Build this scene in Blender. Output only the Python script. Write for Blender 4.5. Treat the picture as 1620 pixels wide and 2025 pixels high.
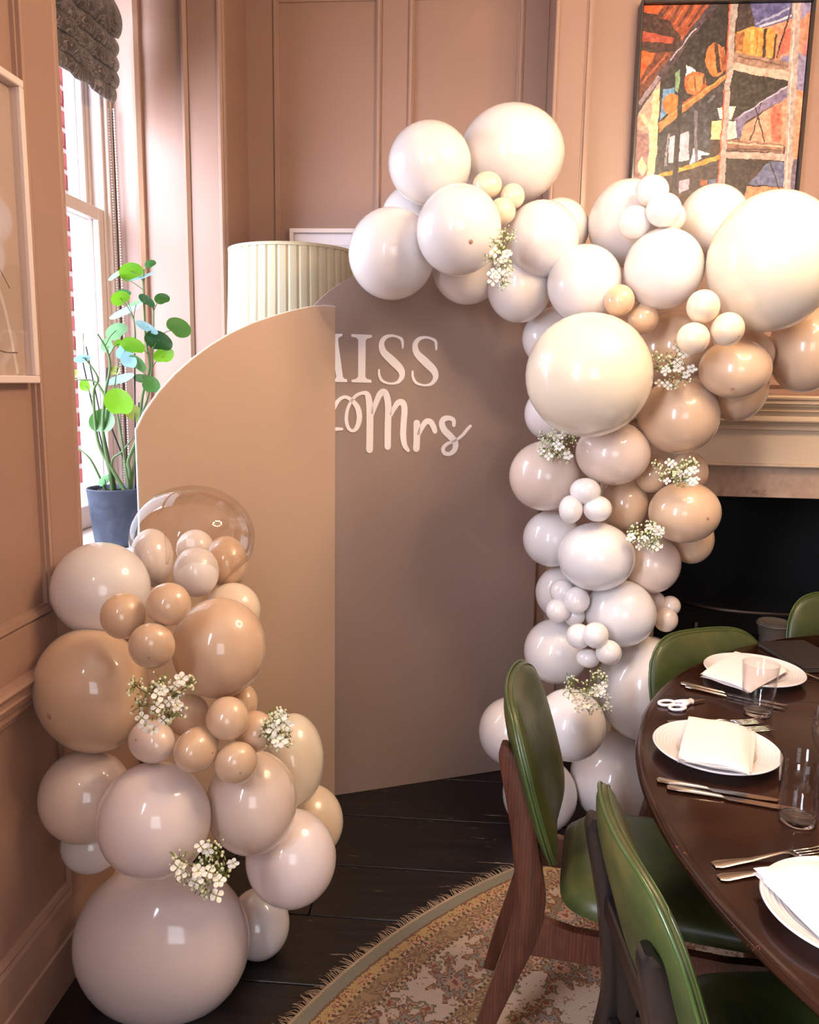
import bpy, bmesh, math, random
from math import sin, cos, pi, radians, sqrt, atan2
from mathutils import Vector, Matrix, Quaternion

for o in list(bpy.data.objects): bpy.data.objects.remove(o)
SC = bpy.context.scene
COL = SC.collection
rng = random.Random(7)

# ---------------------------------------------------------------- camera
def make_camera():
    yaw, pitch, roll = radians(4.3), radians(9.3), radians(0.95)
    fw = Vector((-sin(yaw)*cos(pitch), cos(yaw)*cos(pitch), -sin(pitch)))
    r0 = fw.cross(Vector((0, 0, 1))).normalized(); u0 = r0.cross(fw)
    R = r0*cos(roll) + u0*sin(roll); U = R.cross(fw)
    cam = bpy.data.cameras.new('camera'); o = bpy.data.objects.new('camera', cam); COL.objects.link(o)
    o.matrix_world = Matrix(((R.x, U.x, -fw.x, 0), (R.y, U.y, -fw.y, 0), (R.z, U.z, -fw.z, 1.53), (0, 0, 0, 1)))
    cam.sensor_fit = 'HORIZONTAL'; cam.sensor_width = 36.0; cam.lens = 36.0*1580/1620
    cam.clip_start = 0.05; cam.clip_end = 100
    SC.camera = o
make_camera()

# ---------------------------------------------------------------- world, light, exposure
def srgb(c):
    return tuple((x/255/12.92 if x/255 <= .04045 else ((x/255+.055)/1.055)**2.4) for x in c)
def rgba(c): return srgb(c)+(1.0,)

W = bpy.data.worlds.new('world'); SC.world = W; W.use_nodes = True
W.node_tree.nodes['Background'].inputs[0].default_value = (0.86, 0.90, 1.0, 1)
W.node_tree.nodes['Background'].inputs[1].default_value = 2.2

def area(name, loc, look, sx, sy, power, col):
    l = bpy.data.lights.new(name, 'AREA'); l.shape = 'RECTANGLE'; l.size = sx; l.size_y = sy
    l.energy = power; l.color = col
    o = bpy.data.objects.new(name, l); COL.objects.link(o); o.location = loc
    d = Vector(look)-Vector(loc); o.rotation_euler = d.to_track_quat('-Z', 'Y').to_euler()
    return o
# daylight through the seen window and two unseen ones behind the camera
area('daylight_seen_window', (-2.3, 1.75, 2.35), (-1.0, 2.75, 1.55), 1.3, 1.9, 140, (0.80, 0.84, 1.0))
area('daylight_side_window', (-1.62, -0.75, 2.0), (-0.1, 1.6, 0.7), 1.1, 1.8, 260, (0.76, 0.82, 1.0))
area('daylight_rear_window', (0.7, -3.35, 1.9), (0.5, 2.0, 1.2), 1.6, 1.8, 16, (0.9, 0.92, 1.0))
SC.view_settings.view_transform = 'Standard'
SC.view_settings.look = 'None'
SC.view_settings.gamma = 1.0
SC.view_settings.use_curve_mapping = False
SC.view_settings.exposure = 0.41

BALLOONS = [
["T","W",[0.1053,2.75,2.2579],[0.1686,0.1518,0.1522],[0.5551,0.8316,-0.0144,-0.0096],0,"largest white balloon at the top of the taupe board's garland"],
["T","W",[-0.1509,2.6,2.1923],[0.1278,0.1229,0.1191],[0.5501,0.8323,0.0567,0.0375],0,"round white balloon left of the largest top balloon"],
["T","W",[-0.2647,2.6,1.9235],[0.1367,0.1407,0.1318],[0.6634,0.7482,0.0092,0.0082],0,"white balloon hanging lowest left on the arched taupe board"],
["T","W",[-0.0527,2.46,1.9703],[0.1251,0.1298,0.1211],[0.5353,0.8275,0.142,0.0919],1,"front white balloon above the lettering with a small dark tip"],
["T","W",[-0.2066,2.8,2.0679],[0.1156,0.1116,0.1079],[0.6263,0.7787,-0.0281,-0.0226],0,"white balloon mostly hidden behind the three upper left white balloons"],
["T","C",[0.0276,2.55,2.1177],[0.0442,0.0396,0.0398],[0.5646,0.8251,0.0179,0.0122],0,"small cream balloon tucked below the largest top white balloon, highest of three"],
["T","C",[0.1046,2.55,2.0857],[0.0364,0.037,0.0349],[0.6979,0.7162,0.0007,0.0007],0,"small cream balloon right of two others under the largest top balloon"],
["T","C",[0.0734,2.52,2.0359],[0.0407,0.0397,0.0382],[0.5884,0.808,0.0241,0.0176],0,"small cream balloon just above the hanging flowers at the garland's top"],
["T","W",[0.2008,2.6,1.9698],[0.1144,0.1155,0.1092],[0.5881,0.808,-0.0292,-0.0212],0,"white balloon right of the sprig hanging at the garland's top"],
["T","W",[0.271,2.76,2.0297],[0.0947,0.097,0.0911],[0.7136,0.6947,0.063,0.0647],0,"white balloon half hidden in front of the panelled chimney breast edge"],
["T","S",[-0.0271,2.72,1.8974],[0.1159,0.116,0.1101],[0.5696,0.8183,-0.0634,-0.0441],0,"shaded white balloon under the front white balloon above the lettering"],
["T","S",[0.1422,2.68,1.8427],[0.1066,0.1207,0.108],[0.6627,0.7456,-0.0524,-0.0466],0,"shaded white balloon below the hanging sprig, touching the taupe board"],
["T","W",[0.3332,2.56,1.8332],[0.1137,0.1162,0.1092],[0.6912,0.701,-0.125,-0.1233],0,"white balloon in the bend where the garland turns down the board"],
["T","S",[0.2727,2.8,1.6823],[0.1087,0.1039,0.101],[0.6694,0.7379,0.0636,0.0577],0,"shaded white balloon left of the biggest ivory balloon, half behind it"],
["T","W",[0.4779,2.7,2.0366],[0.1241,0.133,0.1221],[0.6671,0.7441,-0.0257,-0.023],0,"large white balloon below the picture frame's lower left corner"],
["T","P",[0.5106,2.52,2.0944],[0.0485,0.0442,0.0441],[0.6148,0.7686,-0.1381,-0.1104],0,"small white balloon standing highest against the oil painting"],
["T","P",[0.5325,2.45,2.0263],[0.0499,0.0475,0.0463],[0.6881,0.7234,-0.0407,-0.0387],0,"small bright white balloon in front of the painting cluster"],
["T","P",[0.4612,2.5,2.0009],[0.0488,0.0476,0.0458],[0.6671,0.7362,-0.0847,-0.0768],0,"small white balloon lowest left of the four below the painting"],
["T","P",[0.5765,2.55,2.025],[0.0431,0.0454,0.0421],[0.6291,0.7475,-0.1633,-0.1374],0,"small white balloon peeping out right behind the bright small one"],
["T","W",[0.7479,2.72,2.0475],[0.1082,0.1119,0.1046],[0.566,0.8041,-0.1486,-0.1046],0,"white balloon behind, between the small cluster and the largest mantel balloon"],
["T","W",[0.5545,2.5,1.8695],[0.1155,0.1173,0.1106],[0.6671,0.7405,-0.0603,-0.0543],0,"white balloon left of the largest mantel balloon, above three small creams"],
["T","V",[0.8286,2.4,1.8762],[0.1753,0.1919,0.1744],[0.6547,0.7558,-0.0119,-0.0103],0,"largest ivory white balloon hanging over the fireplace mantel"],
["T","N",[0.425,2.47,1.7753],[0.0453,0.0463,0.0435],[0.6763,0.6486,-0.2417,-0.252],1,"small sand balloon with dark tip just above the biggest ivory balloon"],
["T","N",[0.5072,2.52,1.729],[0.0472,0.0483,0.0454],[0.441,0.8535,0.2465,0.1274],1,"small sand balloon to the lower right of its small twin"],
["T","C",[0.6222,2.3,1.7442],[0.0442,0.0455,0.0426],[0.6211,0.7631,-0.1387,-0.1129],0,"top small cream balloon of the trio below the mantel balloon"],
["T","C",[0.6915,2.3,1.6843],[0.0458,0.0463,0.0438],[0.5025,0.8154,0.2446,0.1508],1,"right small cream balloon of the trio with a dark tip"],
["T","C",[0.5987,2.29,1.6583],[0.0445,0.0433,0.0417],[0.6944,0.718,-0.0343,-0.0332],0,"left small cream balloon of the trio below the mantel balloon"],
["T","N",[0.6494,2.7,1.646],[0.1186,0.122,0.1143],[0.7015,0.7126,0.002,0.0019],0,"sand balloon behind the flowers beside the biggest ivory balloon"],
["T","V",[0.3343,2.38,1.5547],[0.1814,0.1786,0.171],[0.7362,0.6766,0.0086,0.0094],0,"biggest glossy ivory balloon on the garland's upper right bend"],
["T","N",[0.7642,2.44,1.5812],[0.1015,0.0842,0.0882],[0.4067,0.8977,-0.1541,-0.0698],1,"tan balloon below the small cream trio with a dark tip"],
["T","N",[0.8276,2.58,1.6289],[0.0923,0.0795,0.0816],[0.705,0.6955,-0.0976,-0.0989],0,"tan balloon mostly hidden behind the tan one below the cream trio"],
["T","N",[1.0306,2.62,1.6473],[0.1122,0.1342,0.117],[0.6387,0.7588,-0.0977,-0.0822],0,"tan balloon at the right edge just above the mantel shelf"],
["T","N",[0.8411,2.66,1.5283],[0.0988,0.1087,0.0986],[0.6799,0.7192,-0.1038,-0.0982],0,"shaded tan balloon lying against the mantel moulding"],
["T","N",[0.634,2.53,1.4365],[0.123,0.1143,0.1127],[0.6736,0.7008,-0.1693,-0.1627],0,"large tan balloon below the flowers beside the ivory balloon"],
["T","N",[0.7125,2.66,1.4569],[0.0856,0.11,0.0929],[0.689,0.6853,-0.1663,-0.1672],0,"tan balloon hidden behind the large tan balloon left of the mantel"],
["K","S",[0.2748,2.74,1.4295],[0.0974,0.0947,0.0912],[0.7281,0.6837,-0.033,-0.0352],0,"pale balloon behind the lower left rim of the biggest ivory balloon"],
["K","A",[0.2419,2.6,1.2342],[0.1148,0.113,0.1082],[0.7704,0.6328,-0.0494,-0.0601],0,"sand white balloon sticking out furthest left in the column's middle"],
["K","A",[0.4429,2.53,1.3189],[0.1154,0.0944,0.0996],[0.2174,0.976,0.0078,0.0017],1,"sand balloon directly below the biggest ivory balloon"],
["K","N",[0.5868,2.62,1.2457],[0.0532,0.0605,0.054],[0.6978,0.7033,-0.0964,-0.0957],0,"small tan balloon behind the flowers left of the marble"],
["K","N",[0.7225,2.7,1.2451],[0.0634,0.0688,0.0628],[0.767,0.6293,-0.0794,-0.0967],0,"small tan balloon against the fireplace marble"],
["K","N",[0.5134,2.66,1.1385],[0.0776,0.0873,0.0783],[0.8103,0.5833,-0.0336,-0.0467],0,"tan balloon behind the three tiny whites in the column"],
["K","P",[0.3541,2.46,1.2068],[0.047,0.0403,0.0415],[0.7353,0.6725,-0.0568,-0.0621],0,"tiny white balloon on top of the column's upper trio"],
["K","P",[0.3114,2.45,1.1507],[0.0365,0.0437,0.0381],[0.8242,0.5635,-0.032,-0.0468],0,"tiny white balloon at the left of the column's upper trio"],
["K","P",[0.3921,2.45,1.1546],[0.0437,0.0402,0.0399],[0.7349,0.6768,-0.0302,-0.0327],0,"tiny white balloon at the right of the column's upper trio"],
["K","N",[0.6744,2.53,1.1389],[0.1157,0.0965,0.1008],[0.6738,0.7003,0.1698,0.1633],1,"glossy tan balloon in front of the fireplace opening's top corner"],
["K","W",[0.2793,2.65,1.019],[0.0967,0.0948,0.0909],[0.8154,0.5587,-0.0855,-0.1248],0,"white balloon at the column's left below the sand white one"],
["K","W",[0.4039,2.5,0.9941],[0.1197,0.1082,0.1082],[0.7677,0.6303,-0.0734,-0.0894],0,"large white balloon in the middle of the column below the tiny trio"],
["K","N",[0.7481,2.7,1.0222],[0.0737,0.0834,0.0746],[0.7587,0.6362,-0.0901,-0.1075],0,"tan balloon behind, below the glossy tan one at the fireplace"],
["K","A",[0.6051,2.62,0.9505],[0.0923,0.0964,0.0896],[0.7834,0.5886,-0.1199,-0.1596],0,"sand white balloon right of the column against the black fireplace"],
["K","W",[0.3272,2.67,0.8292],[0.0929,0.0925,0.0881],[0.7742,0.6326,-0.014,-0.0171],0,"white balloon behind the tiny whites on the column's left"],
["K","P",[0.3084,2.54,0.8664],[0.0404,0.039,0.0377],[0.7647,0.6131,-0.124,-0.1547],0,"tiny white balloon uppermost of the middle left bunch"],
["K","P",[0.351,2.5,0.8504],[0.041,0.0433,0.04],[0.8091,0.5744,-0.072,-0.1014],0,"tiny white balloon in front of the middle left bunch"],
["K","P",[0.296,2.52,0.8092],[0.0401,0.0389,0.0375],[0.8286,0.5577,-0.0274,-0.0407],0,"tiny white balloon at the left of the middle left bunch"],
["K","P",[0.3524,2.55,0.7856],[0.0356,0.036,0.034],[0.7569,0.6464,-0.0627,-0.0734],0,"tiny white balloon lowest of the middle left bunch"],
["K","W",[0.4976,2.54,0.8016],[0.1124,0.1085,0.1049],[0.7514,0.6411,-0.1015,-0.119],0,"large white balloon low on the column beside the tiny sand bunch"],
["K","A",[0.6369,2.66,0.8116],[0.0309,0.0339,0.0308],[0.7804,0.6158,-0.0672,-0.0852],0,"tiny sand balloon against the large white one by the firebox"],
["K","A",[0.6843,2.66,0.7994],[0.034,0.0339,0.0322],[0.8591,0.5011,-0.0526,-0.0901],0,"tiny sand balloon furthest right against the black firebox"],
["K","A",[0.6649,2.63,0.7602],[0.0402,0.0418,0.039],[0.7758,0.6195,-0.0747,-0.0936],0,"tiny sand balloon lowest of the three by the firebox"],
["K","W",[0.3046,2.6,0.6448],[0.1068,0.1086,0.1023],[0.8102,0.5862,0.004,0.0055],0,"white balloon at the column's left behind the lower tiny bunch"],
["K","P",[0.3531,2.43,0.7544],[0.0401,0.039,0.0376],[0.798,0.6022,-0.0139,-0.0184],0,"tiny white balloon at the left of the lower bunch"],
["K","P",[0.3991,2.4,0.7693],[0.0394,0.04,0.0377],[0.8277,0.5571,-0.0377,-0.056],0,"tiny white balloon on top of the lower bunch"],
["K","P",[0.4418,2.4,0.716],[0.0394,0.0383,0.0369],[0.786,0.5956,-0.1,-0.132],0,"tiny white balloon at the right of the lower bunch"],
["K","P",[0.3863,2.44,0.6798],[0.0359,0.0295,0.0311],[0.7507,0.6438,-0.0966,-0.1126],0,"tiny white balloon at the bottom of the lower bunch"],
["K","W",[0.6107,2.62,0.5212],[0.1603,0.1767,0.1601],[0.7995,0.5932,-0.0561,-0.0756],0,"big white balloon behind the far green chair's left edge"],
["K","W",[0.3315,2.37,0.4876],[0.1091,0.111,0.1045],[0.9025,0.4277,-0.022,-0.0464],0,"white balloon directly below the lowest right flower sprig"],
["K","S",[0.5537,2.68,0.1616],[0.1694,0.1592,0.1561],[0.9025,0.4306,0.0031,0.0064],0,"shaded white balloon on the floor under the table's rim"],
["K","W",[0.1655,2.6,0.3521],[0.11,0.1155,0.1071],[0.7942,0.6059,-0.028,-0.0367],0,"bluish white balloon left of the first green chair's back"],
["K","W",[0.2725,2.6,0.1263],[0.1279,0.1288,0.1219],[0.8557,0.5156,-0.0225,-0.0373],0,"white balloon on the floor behind the first green chair's wooden leg"],
["L","W",[-0.8655,1.78,1.0302],[0.1154,0.1124,0.0957],[0.7616,0.647,0.0243,0.0286],0,"big white balloon below the potted plant on the window sill"],
["L","N",[-0.7407,1.62,1.0179],[0.0475,0.0501,0.041],[0.7716,0.6097,0.1126,0.1425],0,"small tan balloon, left of the three below the clear balloon"],
["L","N",[-0.6386,1.62,1.0478],[0.047,0.0466,0.0393],[0.8198,0.5577,0.0732,0.1076],0,"small tan balloon, right of the three below the clear balloon"],
["L","N",[-0.6622,1.58,0.9672],[0.0481,0.0517,0.042],[0.5943,0.7968,0.0874,0.0652],1,"small tan balloon with dark tip above the left flower sprig"],
["L","N",[-0.8592,1.7,0.8104],[0.1371,0.1479,0.1197],[0.6332,0.7479,-0.1521,-0.1288],1,"big tan balloon beside the wall's dado rail, dark tip at left"],
["L","N",[-0.5746,1.76,0.9048],[0.1092,0.1175,0.0952],[0.7616,0.647,0.0243,0.0286],0,"big tan balloon right of the small tan trio, window glints on it"],
["L","C",[-0.5901,1.92,0.9479],[0.0709,0.0713,0.0597],[0.8049,0.593,0.0132,0.0179],0,"cream balloon behind the clear balloon's lower right"],
["L","N",[-0.6494,1.74,0.746],[0.0508,0.051,0.0427],[0.7957,0.5605,0.1322,0.1877],0,"small tan balloon set back behind the left flower sprig"],
["L","A",[-0.679,1.6,0.7418],[0.0582,0.046,0.0438],[0.8043,0.5302,-0.1477,-0.224],1,"small tan balloon below the left flower sprig"],
["L","N",[-0.5077,1.6,0.8032],[0.0459,0.0468,0.0389],[0.8469,0.5098,0.0779,0.1295],0,"small tan balloon at the upper right of the four small ones"],
["L","N",[-0.5668,1.57,0.7435],[0.0546,0.0468,0.0426],[0.5962,0.5792,0.3874,0.3988],1,"small tan balloon in the middle of the lower small row"],
["L","N",[-0.4845,1.58,0.7114],[0.0461,0.0469,0.0391],[0.6331,0.7317,0.1911,0.1653],1,"small tan balloon lowest right with dark tip"],
["L","N",[-0.466,1.66,0.7477],[0.0447,0.0461,0.0381],[0.8126,0.5753,0.054,0.0762],0,"small tan balloon touching the small sprig on the right"],
["L","N",[-0.5305,1.8,0.7571],[0.0336,0.0436,0.0324],[0.8772,0.4468,0.0798,0.1568],0,"tan balloon glimpsed behind, under the big window glint balloon"],
["L","A",[-0.8724,1.67,0.5618],[0.1059,0.1086,0.0901],[0.7616,0.647,0.0243,0.0286],0,"large blush balloon in the wall's shade below the big tan one"],
["L","B",[-0.6719,1.58,0.5665],[0.1235,0.1261,0.1048],[0.7616,0.647,0.0243,0.0286],0,"large blush white balloon in the front centre of the left stack"],
["L","A",[-0.4864,1.7,0.5531],[0.1058,0.1203,0.095],[0.7616,0.647,0.0243,0.0286],0,"large sand balloon right of the front centre blush balloon"],
["L","V",[-0.4394,1.92,0.549],[0.082,0.1219,0.0856],[0.7904,0.6084,0.0439,0.057],0,"ivory balloon with lamp glint near the beige board's lower edge"],
["L","C",[-0.4042,1.98,0.3467],[0.0889,0.0963,0.0778],[0.8425,0.4912,0.1115,0.1913],0,"cream balloon furthest right, beside the beige board's foot"],
["L","B",[-0.4128,1.78,0.3639],[0.1112,0.1187,0.0966],[0.7616,0.647,0.0243,0.0286],0,"blush white balloon above the dark floor right of the stack"],
["L","S",[-0.5317,1.91,0.0807],[0.0818,0.0902,0.0723],[0.8428,0.483,0.1181,0.2061],0,"grey shaded balloon low behind the biggest floor balloon"],
["L","B",[-0.7317,1.74,0.1394],[0.2185,0.2003,0.1382],[0.7616,0.647,0.0243,0.0286],0,"biggest pearl white balloon resting on the floor in the foreground"],
["L","S",[-0.8981,1.74,0.3983],[0.074,0.0711,0.0609],[0.861,0.4781,0.0843,0.1518],0,"grey shaded balloon against the left skirting"],
["I","P",[-0.8293,2.0,1.0598],[0.0558,0.0773,0.0633],[0.7758,0.5956,0.1267,0.165],0,"pearl balloon at the left inside the clear balloon"],
["I","P",[-0.7328,2.06,1.0748],[0.0501,0.0518,0.0484],[0.7751,0.6112,0.0991,0.1257],0,"pearl balloon at the back inside the clear balloon"],
["I","P",[-0.6748,1.9,1.0508],[0.0562,0.0631,0.0567],[0.7438,0.6626,0.0582,0.0654],0,"pearl balloon lowest in front inside the clear balloon"],
["I","N",[-0.6284,2.0,1.0544],[0.0548,0.069,0.0588],[0.7514,0.5738,0.1977,0.2589],0,"sand balloon at the right inside the clear balloon"]]
BOBO = [[-0.7173,2.0,1.115],0.1592,0.1384]
SPRIGS = [
[[0.0758,2.36,1.8825],0.0443,0.103,[-0.032,-0.989,-0.148],"sprig hanging beside the top white balloons"],
[[0.5824,2.42,1.5887],0.0678,0.0781,[-0.234,-0.972,-0.024],"sprig right of the biggest ivory balloon"],
[[0.2634,2.5,1.341],0.0704,0.0579,[-0.104,-0.992,0.075],"sprig under the biggest ivory balloon's left rim"],
[[0.6177,2.44,1.2733],0.0819,0.0546,[-0.244,-0.964,0.101],"sprig between two tan balloons by the marble"],
[[0.5407,2.42,1.0816],0.0626,0.0474,[-0.215,-0.96,0.178],"sprig beside the glossy tan balloon at the firebox"],
[[0.3676,2.26,0.6408],0.08,0.0785,[-0.15,-0.92,0.362],"sprig lowest on the right column"],
[[-0.6109,1.5,0.885],0.073,0.0792,[0.35,-0.86,0.37],"sprig on the left stack between the big tan balloons"],
[[-0.4154,1.66,0.7584],0.0362,0.0543,[0.221,-0.884,0.411],"sprig peeping out at the left stack's right side"],
[[-0.5286,1.49,0.518],0.0771,0.0782,[0.282,-0.794,0.539],"sprig resting on the biggest floor balloon"]]
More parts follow.
